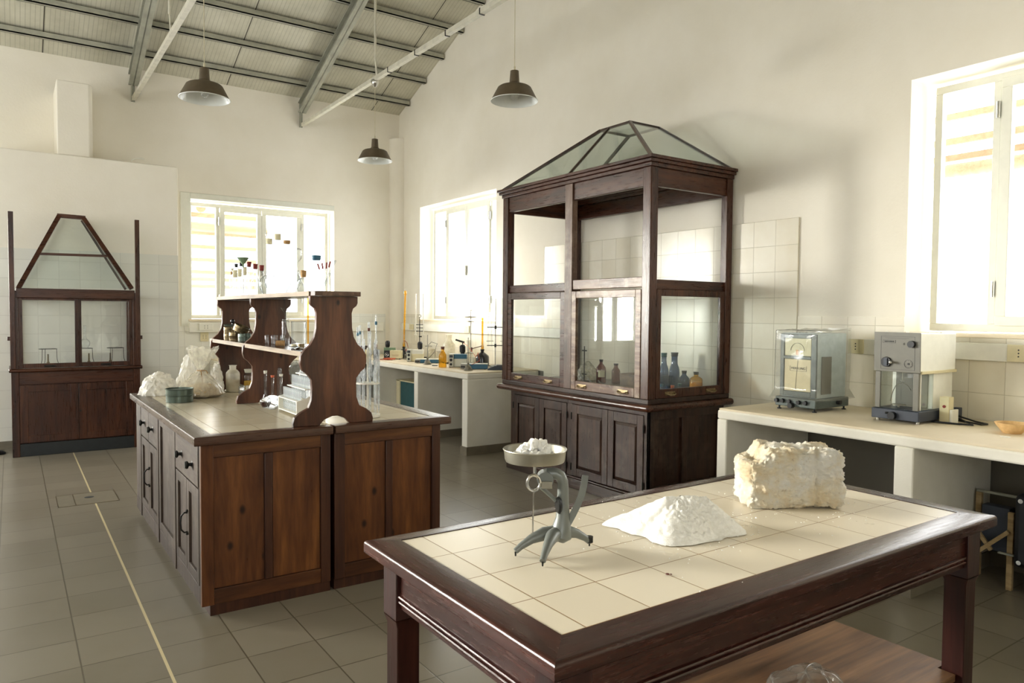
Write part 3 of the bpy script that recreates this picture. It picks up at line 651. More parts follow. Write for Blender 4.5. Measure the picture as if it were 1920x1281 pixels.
m = MB(); m.box(AX0+.02, AX1-.025, AY0+.09, AY1-.09, .205, .23); m.box(AX0+.09, AX1-.09, AY0+.03, AY0+.09, .205, .23); m.box(AX0+.09, AX1-.09, AY1-.09, AY1-.03, .205, .23)
m.build('lower_shelf', 'shelf_board', t)

# ================================================================== ISLAND: two cabinets back to back
IZ = .893
def island(lab, x0, x1, side):
    """side -1: left cabinet with its drawer face towards -x; +1: right cabinet"""
    Y0, Y1 = 3.70, 5.965
    t = thing('laboratory_cabinet', lab, 'cabinet', ((x0+x1)/2, (Y0+Y1)/2, 0))
    bx0, bx1 = (x0+.035, x1-.004) if side < 0 else (x0+.004, x1-.055)
    by0, by1 = 3.73, 5.93; zb, zt = .055, IZ-.042
    ix0, ix1 = (x0+.092, x1-.001) if side < 0 else (x0+.001, x1-.095)
    iy0, iy1 = Y0+.085, Y1-.05
    m = MB(); rail(m, ((x0, Y0), (x1, Y0), (ix1, iy0), (ix0, iy0)), zt, IZ, .007); m.build('front_rail', 'top_wood_x', t)
    m = MB(); rail(m, ((x0, Y1), (x1, Y1), (ix1, iy1), (ix0, iy1)), zt, IZ, .007); m.build('back_rail', 'top_wood_x', t)
    if side < 0: poly = [(x0, Y0), (x0, Y1), (ix0, iy1), (ix0, iy0)]
    else: poly = [(x1, Y0), (x1, Y1), (ix1, iy1), (ix1, iy0)]
    m = MB(); rail(m, poly, zt, IZ, .007); m.build('side_rail', 'top_wood_y', t)
    m = MB(); m.box(ix0+.002, ix1-.002, iy0+.002, iy1-.002, zt, IZ-.002); m.build('tile_field', 'islandtile', t)
    # carcass
    m = MB(); m.box(bx0+.018, bx1-.018, by0+.02, by1-.02, zb, zt); m.build('carcass', 'pinedark_z', t)
    m = MB(); m.box(bx0+.04 if side < 0 else bx0, bx1 if side < 0 else bx1-.04, by0+.01, by1-.03, 0, zb); m.build('plinth', 'pinedark_z', t)
    # end facing the camera: posts, rails, two recessed knotty panels
    pw = .058; f0, f1 = by0, by0+.022
    for a, b, mt in ((bx0, bx0+pw, 'pine_z' if side < 0 else 'pinedark_z'), (bx1-.052, bx1, 'pinedark_z')):
        m = MB(); m.box(a, b, f0, f1, zb, zt); m.build('post', mt, t, bevel=.002)
    mid = (bx0+bx1)/2 + .0
    for a, b, c, d in ((bx0+pw, bx1-.052, zt-.068, zt), (bx0+pw, bx1-.052, zb, zb+.075)):
        m = MB(); m.box(a, b, f0+.003, f1, c, d); m.build('rail', 'pine_x', t, bevel=.002)
    m = MB(); m.box(mid-.020, mid+.020, f0+.003, f1, zb+.077, zt-.070); m.build('stile', 'pinedark_z', t, bevel=.003)
    for a, b in ((bx0+pw+.003, mid-.024), (mid+.024, bx1-.056)):
        m = MB(); m.box(a, b, f0+.014, f1-.001, zb+.078, zt-.071); m.build('panel', 'pine_z', t)
    if side < 0:
        # long side: drawers, doors, frames
        s0 = bx0
        def bar(y0, y1, z0, z1, dx=0, name='frame_rail', mt='grey_wood_z', th=.02, bev=.002):
            m = MB(); m.box(s0+dx, s0+dx+th, y0, y1, z0, z1); return m.build(name, mt, t, bevel=bev)
        def door(y0, y1, z0, z1):
            w = .052; m = MB(); m.box(s0-.002, s0+.018, y0, y0+w, z0, z1); m.box(s0-.002, s0+.018, y1-w, y1, z0, z1)
            m.box(s0-.002, s0+.018, y0+w, y1-w, z0, z0+w); m.box(s0-.002, s0+.018, y0+w, y1-w, z1-w, z1)
            d = m.build('door', 'grey_wood_z', t, bevel=.002)
            m = MB(); m.box(s0+.010, s0+.016, y0+w-.004, y1-w+.004, z0+w-.004, z1-w+.004); p = m.build('door_panel', 'grey_wood_z', t)
            p.parent = d; return d
        def knob(par, y, z):
            m = MB(); m.lathe([(0, -.002), (.02, -.002), (.02, .002), (.009, .006), (.008, .016), (.019, .022), (.021, .028), (.016, .036), (0, .038)], (s0-.002, y, z), 16, (-1, 0, 0))
            k = m.build('knob', 'iron', t); k.parent = par
        def pull(par, y, z):
            m = MB(); m.tube([(s0-.004, y, z-.05), (s0-.02, y, z-.052), (s0-.035, y, z-.035), (s0-.038, y, z), (s0-.035, y, z+.035), (s0-.02, y, z+.052), (s0-.004, y, z+.05)], .0045, 8)
            m.ball((s0-.006, y, z-.06), .008, 8); m.ball((s0-.006, y, z+.06), .008, 8)
            k = m.build('handle', 'iron', t); k.parent = par
        bar(by0+.022, by0+.045, zb, zt)
        bar(by0+.045, by1, zb, zb+.085, 0, 'frame_rail')
        for (a, b) in ((4.375, 4.415), (4.935, 4.975), (5.66, 5.70)): bar(a, b, zb, zt, -.006, 'frame_stile', 'grey_wood_z', .026)
        # near section
        d = bar(3.782, 4.368, .632, .845, -.004, 'drawer', 'grey_wood_y', .022, .003); knob(d, 3.92, .725); knob(d, 4.19, .735)
        da = door(3.782, 4.072, .145, .622); db = door(4.078, 4.368, .145, .622); pull(da, 4.045, .40)
        # middle section, one tall panel
        door(4.421, 4.929, .145, .845)
        # far section: two small drawers over two doors
        for y0, y1 in ((4.981, 5.317), (5.323, 5.655)):
            d = bar(y0, y1, .632, .845, -.004, 'drawer', 'grey_wood_y', .022, .003); knob(d, (y0+y1)/2, .735)
        da = door(4.981, 5.317, .145, .622); db = door(5.323, 5.655, .145, .622); pull(da, 5.29, .40)
        bar(5.70, by1, zb+.085, zt, .002, 'end_board')
    else:
        m = MB(); m.box(bx1-.02, bx1, by0+.022, by1, zb, zt); m.build('side_board', 'pinedark_z', t)
    return t
island('left island cabinet with greyed drawers and knotty end panels', .713, 1.402, -1)
island('right half of the island cabinet, standing across the narrow gap', 1.416, 2.119, 1)

# ================================================================== CARVED RACK ON THE ISLAND
t = thing('bottle_rack', 'two-tier wooden rack with three carved uprights on the island', 'shelf rack', (1.43, 4.85, IZ))
half = [(.225, 0), (.228, .018), (.218, .05), (.185, .075), (.145, .095), (.128, .14), (.125, .20), (.127, .245), (.150, .275), (.178, .298), (.188, .33), (.186, .372), (.165, .405), (.135, .43), (.112, .47), (.102, .52), (.100, .60), (.108, .625), (.128, .640), (.135, .655), (.135, .690)]
def upright(y):
    cx = 1.438; L_ = [(cx-a, IZ+z) for a, z in half]; R_ = [(cx+a*(.97), IZ+z) for a, z in half]
    foot = [(cx+.085, IZ), (cx+.060, IZ+.028), (cx+.015, IZ+.045), (cx-.015, IZ+.045), (cx-.060, IZ+.028), (cx-.085, IZ)]
    m = MB(); m.prism(R_[::-1][::-1] + L_[::-1] + foot[::-1], 'y', y-.016, y+.016); m.build('upright', 'rack_z', t, bevel=.003)
for y in (3.785, 4.935, 5.86): upright(y)
m = MB(); m.box(1.312, 1.566, 3.72, 5.93, 1.584, 1.609); m.build('top_shelf', 'rack_top', t, bevel=.002)
m = MB(); m.box(1.306, 1.312, 3.80, 5.93, 1.584, 1.609); m.build('bare_shelf_edge', 'raw_edge', t)
m = MB(); m.box(1.268, 1.60, 3.795, 5.93, 1.262, 1.288); m.build('middle_shelf', 'rack_top', t, bevel=.002)
m = MB(); m.box(1.262, 1.268, 3.80, 5.93, 1.262, 1.288); m.build('bare_shelf_edge', 'raw_edge', t)

# ================================================================== LARGE FUME HOOD
HX0, HX1, HY0, HY1 = 3.927, 4.862, 3.90, 5.872
t = thing('fume_hood', 'large mahogany fume hood with glass sashes and hipped glass roof', 'fume hood', (4.4, 4.88, 0))
pw = .085
def hb(name, mat, *b, bev=.004):
    m = MB()
    for q in b: m.box(*q)
    return m.build(name, mat, t, bevel=bev)
ZL, ZC = .865, 2.60
# base cabinet
b0x, b0y, b1y = HX0+.062, HY0+.05, HY1-.07
hb('base_body', 'dark_z', (b0x+.02, HX1-.01, b0y+.02, b1y-.02, .08, .765))
hb('plinth', 'dark_y', (b0x-.03, HX1-.01, b0y-.03, b1y+.03, 0, .085), (b0x-.018, HX1-.01, b0y-.018, b1y+.018, .085, .10))
hb('face_frame', 'dark_z', (b0x, b0x+.02, b0y, b0y+.05, .10, .765), (b0x, b0x+.02, b1y-.05, b1y, .10, .765), (b0x, b0x+.02, 4.868, 4.936, .10, .725), (b0x, b0x+.02, b0y+.05, b1y-.05, .725, .765), bev=.002)
def cdoor(y0, y1, hinge):
    z0, z1 = .105, .722; w = .068; x = b0x-.006
    m = MB(); m.box(x, x+.024, y0, y0+w, z0, z1); m.box(x, x+.024, y1-w, y1, z0, z1); m.box(x, x+.024, y0+w, y1-w, z0, z0+w); m.box(x, x+.024, y0+w, y1-w, z1-w-.01, z1)
    d = m.build('door', 'dark_z', t, bevel=.003)
    # raised and fielded panel
    a, b, c, e = y0+w, y1-w, z0+w, z1-w-.01
    m = MB(); A = [(x+.016, a, c), (x+.016, b, c), (x+.016, b, e), (x+.016, a, e)]; q = .026; B = [(x+.002, a+q, c+q), (x+.002, b-q, c+q), (x+.002, b-q, e-q), (x+.002, a+q, e-q)]
    VA = [m.bm.verts.new(p) for p in A]; VB = [m.bm.verts.new(p) for p in B]
    for i in range(4): m.bm.faces.new((VA[i], VA[(i+1) % 4], VB[(i+1) % 4], VB[i]))
    m.bm.faces.new(VB)
    p = m.build('door_panel', 'dark_z', t, angle=12); p.parent = d
    for z in (.18, .62):
        m = MB(); yy = y0-.004 if hinge < 0 else y1+.004; m.cyl((x-.002, yy, z-.03), (x-.002, yy, z+.03), .006, n=8); h = m.build('hinge', 'iron', t); h.parent = d
cdoor(b0y+.052, 4.404, -1); cdoor(4.408, 4.866, 1); cdoor(4.938, 5.336, -1); cdoor(5.340, b1y-.052, 1)
# short end of the base: two sunk panels
hb('end_frame', 'dark_z', (b0x, b0x+.06, b0y, b0y+.02, .10, .765), (HX1-.07, HX1-.01, b0y, b0y+.02, .10, .765), (4.36, 4.42, b0y, b0y+.02, .17, .69), (b0x+.06, HX1-.07, b0y, b0y+.02, .69, .765), (b0x+.06, HX1-.07, b0y, b0y+.02, .10, .17), bev=.002)
# rounded ledge
def nosing(z0, z1, out):
    r = (z1-z0)/2; zc = (z0+z1)/2; m = MB()
    m.box(HX0-out+r, HX1-.005, HY0-out+r, HY1+out-r, z0, z1)
    m.cyl((HX0-out+r, HY0-out+r, zc), (HX0-out+r, HY1+out-r, zc), r-.0004, n=20)
    m.cyl((HX0-out+r, HY0-out+r, zc), (HX1-.005, HY0-out+r, zc), r-.0004, n=20)
    m.cyl((HX0-out+r, HY1+out-r, zc), (HX1-.005, HY1+out-r, zc), r-.0004, n=20)
    for y in (HY0-out+r, HY1+out-r): m.ball((HX0-out+r, y, zc), r-.0004, 16)
    return m.build('ledge', 'mahog_y', t)
nosing(.767, .820, .045)
hb('deck', 'dark_y', (HX0+.002, HX1-.006, HY0+.002, HY1-.002, .820, .858))
# posts
for (a, b) in ((HY0, HY0+pw), (HY1-pw, HY1)):
    hb('corner_post', 'mahog_z' if a > 4.5 else 'mahog_z', (HX0, HX0+.075, a, b, .858, ZC)); 
hb('corner_bead', 'mahog_z', (HX0-.006, HX0+.012, HY0-.006, HY0+.012, .858, ZC), bev=.006)
for (a, b) in ((HY0, HY0+.06), (HY1-.06, HY1)): hb('corner_post', 'mahog_z', (HX1-.075, HX1-.005, a, b, .858, ZC))
hb('middle_post', 'worn_z', (HX0-.002, HX0+.055, 4.815, 4.915, .858, ZC))
# head rails and cornice
hb('head_rail', 'mahog_y', (HX0+.012, HX0+.05, HY0+pw, 4.815, 2.46, ZC), (HX0+.012, HX0+.05, 4.915, HY1-pw, 2.46, ZC))
hb('head_rail', 'mahog_x', (HX0+.075, HX1-.075, HY0+.012, HY0+.05, 2.46, ZC)); hb('head_rail', 'mahog_x', (HX0+.075, HX1-.075, HY1-.05, HY1-.012, 2.46, ZC))
hb('head_rail', 'mahog_y', (HX1-.05, HX1-.012, HY0+.06, HY1-.06, 2.46, ZC))
m = MB()
for o_, z0, z1 in ((.010, ZC, ZC+.030), (.030, ZC+.030, ZC+.055), (.045, ZC+.055, ZC+.080)):
    X0_, X1_, Y0_, Y1_ = HX0-o_, HX1-.004, HY0-o_, HY1+o_; iw = .06
    m.box(X0_, HX0+iw, Y0_, Y1_, z0, z1); m.box(X1_-iw, X1_, Y0_, Y1_, z0, z1); m.box(HX0+iw, X1_-iw, Y0_, HY0+iw, z0, z1); m.box(HX0+iw, X1_-iw, HY1-iw, Y1_, z0, z1)
m.build('cornice', 'mahog_y', t, bevel=.004)
# middle transoms (z 1.69..1.755) above the sashes
hb('transom', 'mahog_y', (HX0+.022, HX0+.06, 4.915, HY1-pw, 1.695, 1.765))
hb('transom', 'worn_y', (HX0+.008, HX0+.06, HY0+pw, 4.815, 1.705, 1.785))
hb('transom', 'mahog_x', (HX0+.08, HX1-.075, HY0+.022, HY0+.06, 1.69, 1.765))
hb('transom', 'mahog_x', (HX0+.08, HX1-.075, HY1-.06, HY1-.022, 1.69, 1.765)); 
# sashes
def sash_y(y0, y1, z0, z1, mat, x, pulls, w=.06, wb=.075):
    m = MB(); m.box(x, x+.03, y0, y0+w, z0, z1); m.box(x, x+.03, y1-w, y1, z0, z1); m.box(x, x+.03, y0+w, y1-w, z0, z0+wb); m.box(x, x+.03, y0+w, y1-w, z1-w, z1)
    # rounded inner corners
    s = m.build('sash', mat, t, bevel=.004)
    m = MB(); m.box(x+.013, x+.017, y0+w-.004, y1-w+.004, z0+wb-.004, z1-w+.004); g = m.build('pane', 'pane', t); g.parent = s
    for f in pulls:
        yc = y0+(y1-y0)*f; zc = z0+wb*.5
        m = MB(); m.box(x-.003, x, yc-.055, yc+.055, zc-.014, zc+.014); m.tube([(x-.003, yc-.05, zc), (x-.02, yc-.045, zc-.004), (x-.028, yc-.02, zc-.012), (x-.028, yc+.02, zc-.012), (x-.02, yc+.045, zc-.004), (x-.003, yc+.05, zc)], .005, 8)
        m.ball((x-.018, yc-.045, zc-.004), .008, 8); m.ball((x-.018, yc+.045, zc-.004), .008, 8)
        h = m.build('sash_pull', 'brass', t); h.parent = s
sash_y(3.985, 4.812, .860, 1.690, 'worn_y', HX0-.006, (.22, .82)); sash_y(4.918, 5.787, .860, 1.690, 'mahog_y', HX0+.004, (.25, .78))
def sash_x(x0, x1, z0, z1, y, pulls, w=.05, wb=.07):
    m = MB(); m.box(x0, x0+w, y, y+.03, z0, z1); m.box(x1-w, x1, y, y+.03, z0, z1); m.box(x0+w, x1-w, y, y+.03, z0, z0+wb); m.box(x0+w, x1-w, y, y+.03, z1-w, z1)
    s = m.build('sash', 'mahog_z', t, bevel=.004)
    m = MB(); m.box(x0+w-.004, x1-w+.004, y+.013, y+.017, z0+wb-.004, z1-w+.004); g = m.build('pane', 'pane', t); g.parent = s
    for f in pulls:
        xc = x0+(x1-x0)*f; zc = z0+wb*.5
        m = MB(); m.box(xc-.055, xc+.055, y-.003, y, zc-.014, zc+.014); m.tube([(xc-.05, y-.003, zc), (xc-.045, y-.02, zc-.004), (xc-.02, y-.028, zc-.012), (xc+.02, y-.028, zc-.012), (xc+.045, y-.02, zc-.004), (xc+.05, y-.003, zc)], .005, 8)
        h = m.build('sash_pull', 'brass', t); h.parent = s
sash_x(4.008, 4.785, .860, 1.690, HY0+.004, (.2, .8))
# hipped glass roof: lower rectangle on the cornice, small flat top
RZ0, RZ1 = 2.668, 3.115
lo = [(HX0-.015, HY0-.015), (HX1-.03, HY0-.015), (HX1-.03, HY1+.015), (HX0-.015, HY1+.015)]
hi = [(4.315, 4.545), (4.655, 4.545), (4.655, 4.915), (4.315, 4.915)]
lo3 = [Vector((*p, RZ0)) for p in lo]; hi3 = [Vector((*p, RZ1)) for p in hi]
for i in range(4):
    m = MB(); m.tube([lo3[i], hi3[i]], .016, 4); m.build('hip_bar', 'dark_z', t)
    m = MB(); m.tube([hi3[i], hi3[(i+1) % 4]], .013, 4); m.build('ridge_bar', 'dark_z', t)
    a, b, c, d = lo3[i], lo3[(i+1) % 4], hi3[(i+1) % 4], hi3[i]
    m = MB(); nrm = (b-a).cross(d-a).normalized()*.004
    v = [m.bm.verts.new(p) for p in (a, b, c, d)] + [m.bm.verts.new(p+nrm) for p in (a, b, c, d)]
    for f in ((0, 1, 2, 3), (7, 6, 5, 4), (0, 4, 5, 1), (1, 5, 6, 2), (2, 6, 7, 3), (3, 7, 4, 0)): m.bm.faces.new([v[k] for k in f])
    m.build('roof_pane', 'pane_green', t)
mp = Vector((HX0-.015, 4.87, RZ0)), Vector((4.315, 4.80, RZ1)); m = MB(); m.tube(mp, .014, 4); m.build('glazing_bar', 'dark_z', t)
m = MB(); m.box(4.32, 4.65, 4.55, 4.91, RZ1-.002, RZ1+.003); m.build('roof_pane', 'pane_green', t)

# ================================================================== SMALL FUME HOOD AGAINST THE PARTITION
LX0, LX1, LY0, LY1 = 0.0, 1.165, 8.87, 9.438
t = thing('fume_hood', 'small fume hood with trapezoid glass top against the left wall', 'fume hood', (.58, 9.15, 0))
hb('base_body', 'mahog_z', (LX0+.02, LX1-.02, LY0+.02, LY1, .13, .86)); hb('plinth', 'plinth', (LX0+.002, LX1-.002, LY0+.008, LY1, 0, .13))
for a in (LX0, LX1-.065): hb('post', 'mahog_z', (a, a+.065, LY0, LY0+.05, .0 if a == LX0 else .0, 1.69))
for a in (LX0, LX1-.065): hb('post', 'mahog_z', (a, a+.065, LY1-.05, LY1, .86, 1.69))
for a, zt_ in ((LX0-.004, 2.475), (LX1-.040, 2.478)): hb('upright_rod', 'mahog_z', (a, a+.044, LY0-.03, LY0-.002, .90, zt_), bev=.002)
hb('apron_board', 'mahog_x', (LX0+.065, LX1-.065, LY0+.006, LY0+.03, .735, .862))
m = MB(); m.box(-.018, 1.185, LY0-.012, LY1, .862, .898); m.cyl((-.018, LY0-.012, .88), (1.185, LY0-.012, .88), .018, n=14); m.build('ledge', 'mahog_x', t, bevel=.003)
def ldoor(x0, x1):
    z0, z1, w, y = .14, .728, .07, LY0+.002
    m = MB(); m.box(x0, x0+w, y, y+.02, z0, z1); m.box(x1-w, x1, y, y+.02, z0, z1); m.box(x0+w, x1-w, y, y+.02, z0, z0+w); m.box(x0+w, x1-w, y, y+.02, z1-w, z1)
    d = m.build('door', 'mahog_z', t, bevel=.003)
    m = MB(); m.box(x0+w-.003, x1-w+.003, y+.009, y+.016, z0+w-.003, z1-w+.003); p = m.build('door_panel', 'mahog_z', t, bevel=.004); p.parent = d
    return d
ldoor(.068, .580); d = ldoor(.584, 1.098)
m = MB(); m.cyl((.597, LY0-.003, .44), (.597, LY0+.004, .44), .010, n=10); k = m.build('keyhole_plate', 'iron', t); k.parent = d
hb('beam', 'mahog_x', (LX0+.05, LX1-.045, LY0-.006, LY0+.035, 1.618, 1.715))
hb('beam', 'mahog_x', (LX0+.065, LX1-.065, LY1-.035, LY1-.005, 1.62, 1.69)); 
for a in (LX0+.004, LX1-.035): hb('side_rail', 'mahog_y', (a, a+.03, LY0+.05, LY1-.05, 1.62, 1.69))
def lsash(x0, x1, y, lab):
    z0, z1, w = .902, 1.616, .035
    m = MB(); m.box(x0, x0+w, y, y+.025, z0, z1); m.box(x1-w, x1, y, y+.025, z0, z1); m.box(x0+w, x1-w, y, y+.025, z0, z0+.045); m.box(x0+w, x1-w, y, y+.025, z1-.02, z1)
    s = m.build('sash', 'mahog_z', t, bevel=.003)
    m = MB(); m.box(x0+w-.003, x1-w+.003, y+.011, y+.014, z0+.042, z1-.017); g = m.build('pane', 'pane', t); g.parent = s
    xc = (x0+x1)/2; m = MB(); m.box(xc-.05, xc+.05, y-.003, y, z0+.008, z0+.03); m.tube([(xc-.04, y, z0+.02), (xc-.035, y-.018, z0+.016), (xc+.035, y-.018, z0+.016), (xc+.04, y, z0+.02)], .005, 6); h = m.build('sash_pull', 'iron', t); h.parent = s
lsash(.067, .592, LY0+.004, 0); lsash(.584, 1.098, LY0+.03, 1)
for x in (-.012, LX1+.012): hb('side_peg', 'mahog_x', (x-.015, x+.015, LY0+.0, LY0+.03, 1.185, 1.225), bev=.003)
# trapezoid roof leaning back, with its glass and two triangular returns
BL, BR, TL, TR = Vector((.075, LY0+.01, 1.715)), Vector((1.092, LY0+.01, 1.735)), Vector((.448, 9.17, 2.500)), Vector((.668, 9.17, 2.495))
def bar4(p, q, w, name='roof_bar', mat='mahog_x'):
    m = MB(); m.tube([p, q], w, 4); m.build(name, mat, t)
bar4(BL, TL, .030); bar4(BR, TR, .030); bar4(TL-Vector((.02, 0, 0)), TR+Vector((.02, 0, 0)), .030)
f = .46; ML, MR = BL.lerp(TL, f), BR.lerp(TR, f); bar4(ML, MR, .018)
def pane4(pts, name, mat='pane_green'):
    m = MB(); pts = [Vector(p) for p in pts]; n_ = (pts[1]-pts[0]).cross(pts[2]-pts[0]).normalized()*.004; k = len(pts)
    A = [m.bm.verts.new(p) for p in pts]; B = [m.bm.verts.new(p+n_) for p in pts]; m.bm.faces.new(A); m.bm.faces.new(B[::-1])
    for i in range(k): m.bm.faces.new((A[i], B[i], B[(i+1) % k], A[(i+1) % k]))
    m.build(name, mat, t)
pane4([BL, BR, TR, TL], 'roof_pane'); KL, KR = Vector((.075, 9.43, 1.715)), Vector((1.092, 9.43, 1.735)); UL, UR = Vector((.448, 9.40, 2.495)), Vector((.668, 9.40, 2.49))
pane4([BL, KL, UL, TL], 'side_pane'); pane4([BR, KR, UR, TR], 'side_pane'); bar4(BR+Vector((0, .5, 0)), UR, .016); bar4(BL+Vector((0, .5, 0)), UL, .016)

# ================================================================== BALANCE, SALT AND ROCK ON THE FRONT TABLE
UR = -YAW
t = thing('pan_balance', 'grey cast-iron pendulum balance with round pan on the front table', 'balance', (1.32, 1.68, TZ), UR)
feet = [(-.123, -.056), (-.046, -.142), (.107, .042)]
m = MB()
m.tube([(.005, .003, .034), (.012, .002, .048), (.0175, .001, .070), (.0195, 0, .10), (.0195, 0, .15), (.0195, 0, .19), (.0175, 0, .208), (.011, 0, .222), (-.001, 0, .228), (-.014, 0, .229), (-.030, 0, .228)],
       [.024, .036, .028, .0205, .0175, .0165, .0165, .017, .0175, .0175, .0175], 22)
part('column', m, 'cast', t)
for i, (u, v) in enumerate(feet):
    m = MB(); m.tube([(0.005, .003, .050), (u*.30, v*.30, .054), (u*.6, v*.6, .043), (u*.85, v*.85, .026), (u*.97, v*.97, .014)], [.024, .020, .014, .010, .009], 12)
    lg = part('leg', m, 'cast', t)
    m = MB(); m.cyl((u*.97, v*.97, 0), (u*.97, v*.97, .012), .0022, .003, 8)
    if i == 2: m.cyl((u*.97, v*.97, .012), (u*.97, v*.97, .030), .011, n=14)
    lf = part('levelling_screw', m, 'iron', t); lf.parent = lg
m = MB(); m.cyl((-.034, -.026, .214), (-.034, .020, .214), .024, n=20); part('bearing_housing', m, 'cast', t)
m = MB(); m.box(-.046, -.014, -.031, -.026, .190, .212); part('bearing_plate', m, 'pan', t, bevel=.002)
m = MB(); m.tube([(-.068+.019*math.cos(a), -.028, .207+.023*math.sin(a)) for a in [k*2*PI/20 for k in range(21)]], .0045, 8); part('ring', m, 'chrome', t)
m = MB(); m.cyl((-.065, -.010, .226), (-.065, -.010, .266), .0048, n=10); m.tube([(-.068, -.028, .184), (-.069, -.028, .12), (-.070, -.026, .05)], .0022, 6); part('pan_rod', m, 'chrome', t)
m = MB(); m.cyl((-.070, -.026, .040), (-.070, -.026, .058), .0055, n=10); m.tube([(-.066, -.024, .047), (-.05, -.018, .05), (-.015, -.004, .055)], .0045, 8); part('guide_link', m, 'brass', t)
m = MB(); m.tube([(-.046, -.018, .192), (-.020, -.010, .168), (-.002, -.006, .150)], .006, 10); part('lever', m, 'cast', t)
m = MB(); m.lathe([(0, -.006), (.022, -.005), (.026, 0), (.022, .005), (0, .006)], (.006, -.012, .138), 20, (1, .25, 0)); part('counterweight', m, 'iron', t)
m = MB(); P_, Q_ = [], []
c_ = [(.034, .078), (.050, .108), (.064, .138), (.074, .165), (.081, .193), (.085, .224)]
for k in range(6):
    a_, b_ = Vector(c_[max(0, k-1)]), Vector(c_[min(5, k+1)]); d_ = (b_-a_).normalized(); n_ = Vector((-d_.y, d_.x))*.0098; P_.append(tuple(Vector(c_[k])+n_)); Q_.append(tuple(Vector(c_[k])-n_))
m.prism(P_+Q_[::-1], 'y', -.002, .003); part('scale_sector', m, 'cast', t)
m = MB(); m.lathe([(0, .266), (.086, .268), (.0885, .274), (.0915, .300), (.0945, .303), (.0935, .3055), (.0895, .303), (.086, .276), (.084, .272), (0, .271)], (-.0645, -.01, 0), 48); part('pan', m, 'pan', t)
m = MB(); m.lathe([(0, .2715), (.083, .2725)], (-.0645, -.01, 0), 48); part('pan_lining', m, 'pan_in', t)
def blob(name, mat, parent, c, r, seed, amp=.35, fr=2.2, sub=3, flat=True, local=True):
    bm = bmesh.new(); bmesh.ops.create_icosphere(bm, subdivisions=sub, radius=1)
    o = Vector((seed*3.1, seed*1.7, seed*.9))
    for v in bm.verts:
        n = v.co.normalized(); d = 1 + amp*noise.fractal(n*fr+o, 1.0, 2.0, 4)
        v.co = Vector((n.x*r[0]*d, n.y*r[1]*d, n.z*r[2]*d))
        if flat and v.co.z < -r[2]*.0: v.co.z = 0 if v.co.z < 0 else v.co.z
        v.co += Vector(c)
    mb = MB(); mb.bm.free(); mb.bm = bm
    return mb.build(name, mat, parent, world=not local, angle=50)
u0 = Matrix.Rotation(UR, 3, 'Z')
def on_tab(u, v, z): return Vector((1.32, 1.68, TZ)) + u0 @ Vector((u, v, z))
pc = on_tab(-.0645, -.01, .2728)
t = thing('salt_heap', 'small heap of coarse salt lumps in the balance pan', 'salt', pc, UR)
random.seed(3)
for i, (u, v, r_, z) in enumerate([(-.034, .0, .018, .002), (-.014, -.014, .020, .002), (.004, .008, .024, .004), (.018, -.014, .020, .002), (.034, .004, .018, 0), (.048, -.006, .012, 0), (-.052, -.002, .009, 0), (-.006, 0, .018, .024), (.012, .004, .018, .026), (-.024, .006, .015, .018), (-.064, .004, .008, 0), (.026, .0, .014, .018), (.002, -.022, .014, .008), (.060, .004, .007, 0)]):
    blob('salt_lump', 'salt', t, (u*1.12, v*1.15, z*1.25), (r_*1.35, r_*1.3, r_*1.45), i, .5, 2.5, 3, True)
# pile of fine salt
def gauge(th, tab):
    th %= 2*PI
    for (a, ra), (b, rb) in zip(tab, tab[1:]+[(tab[0][0]+2*PI, tab[0][1])]):
        if a <= th <= b:
            k = (th-a)/(b-a); k = k*k*(3-2*k)*.5+k*.5; return ra+(rb-ra)*k
    return tab[0][1]
tab = [(0.0, .215), (.45, .20), (1.1, .17), (1.7, .15), (2.4, .18), (2.9, .24), (3.05, .262), (3.25, .20), (3.9, .17), (4.25, .215), (4.5, .20), (5.0, .165), (5.6, .17), (6.0, .215)]
def pile(i, j):
    th = i*2*PI; R = gauge(th, tab); R *= 1 + .06*noise.noise(Vector((math.cos(th)*5, math.sin(th)*5, 1.3)))
    rr = j*R; x, y = rr*math.cos(th), rr*math.sin(th)*.98
    cx = max(-.040, min(.088, x)); d = math.hypot(x-cx, y); e = max(1e-4, R*1.0-abs(cx)*abs(math.cos(th)))
    h = .108*max(0, 1-j)**.92
    ridge = .0
    k = min(1.0, d/e)
    h = .104*(1-k)**1.0 if j < .999 else 0
    q = min(1, (1-j)*6)
    h += q*(.0035*noise.noise(Vector((x*70, y*70, 0))) + .007*noise.noise(Vector((x*16, y*16, 3))) + (.005*noise.fractal(Vector((x*110, y*110, 7)), .8, 2, 3) if x > -.02 and y < 0 else 0))
    return (x, y, max(0.0, h)+.0005)
m = MB(); m.grid(pile, 160, 60); bmesh.ops.remove_doubles(m.bm, verts=m.bm.verts, dist=.0004)
t = m.build('salt_pile', 'salt', None, angle=60); t.location = (1.800, 1.640, TZ); t.rotation_euler = (0, 0, UR)
tag(t, 'white pyramid-shaped pile of fine salt in the middle of the front table', 'salt')
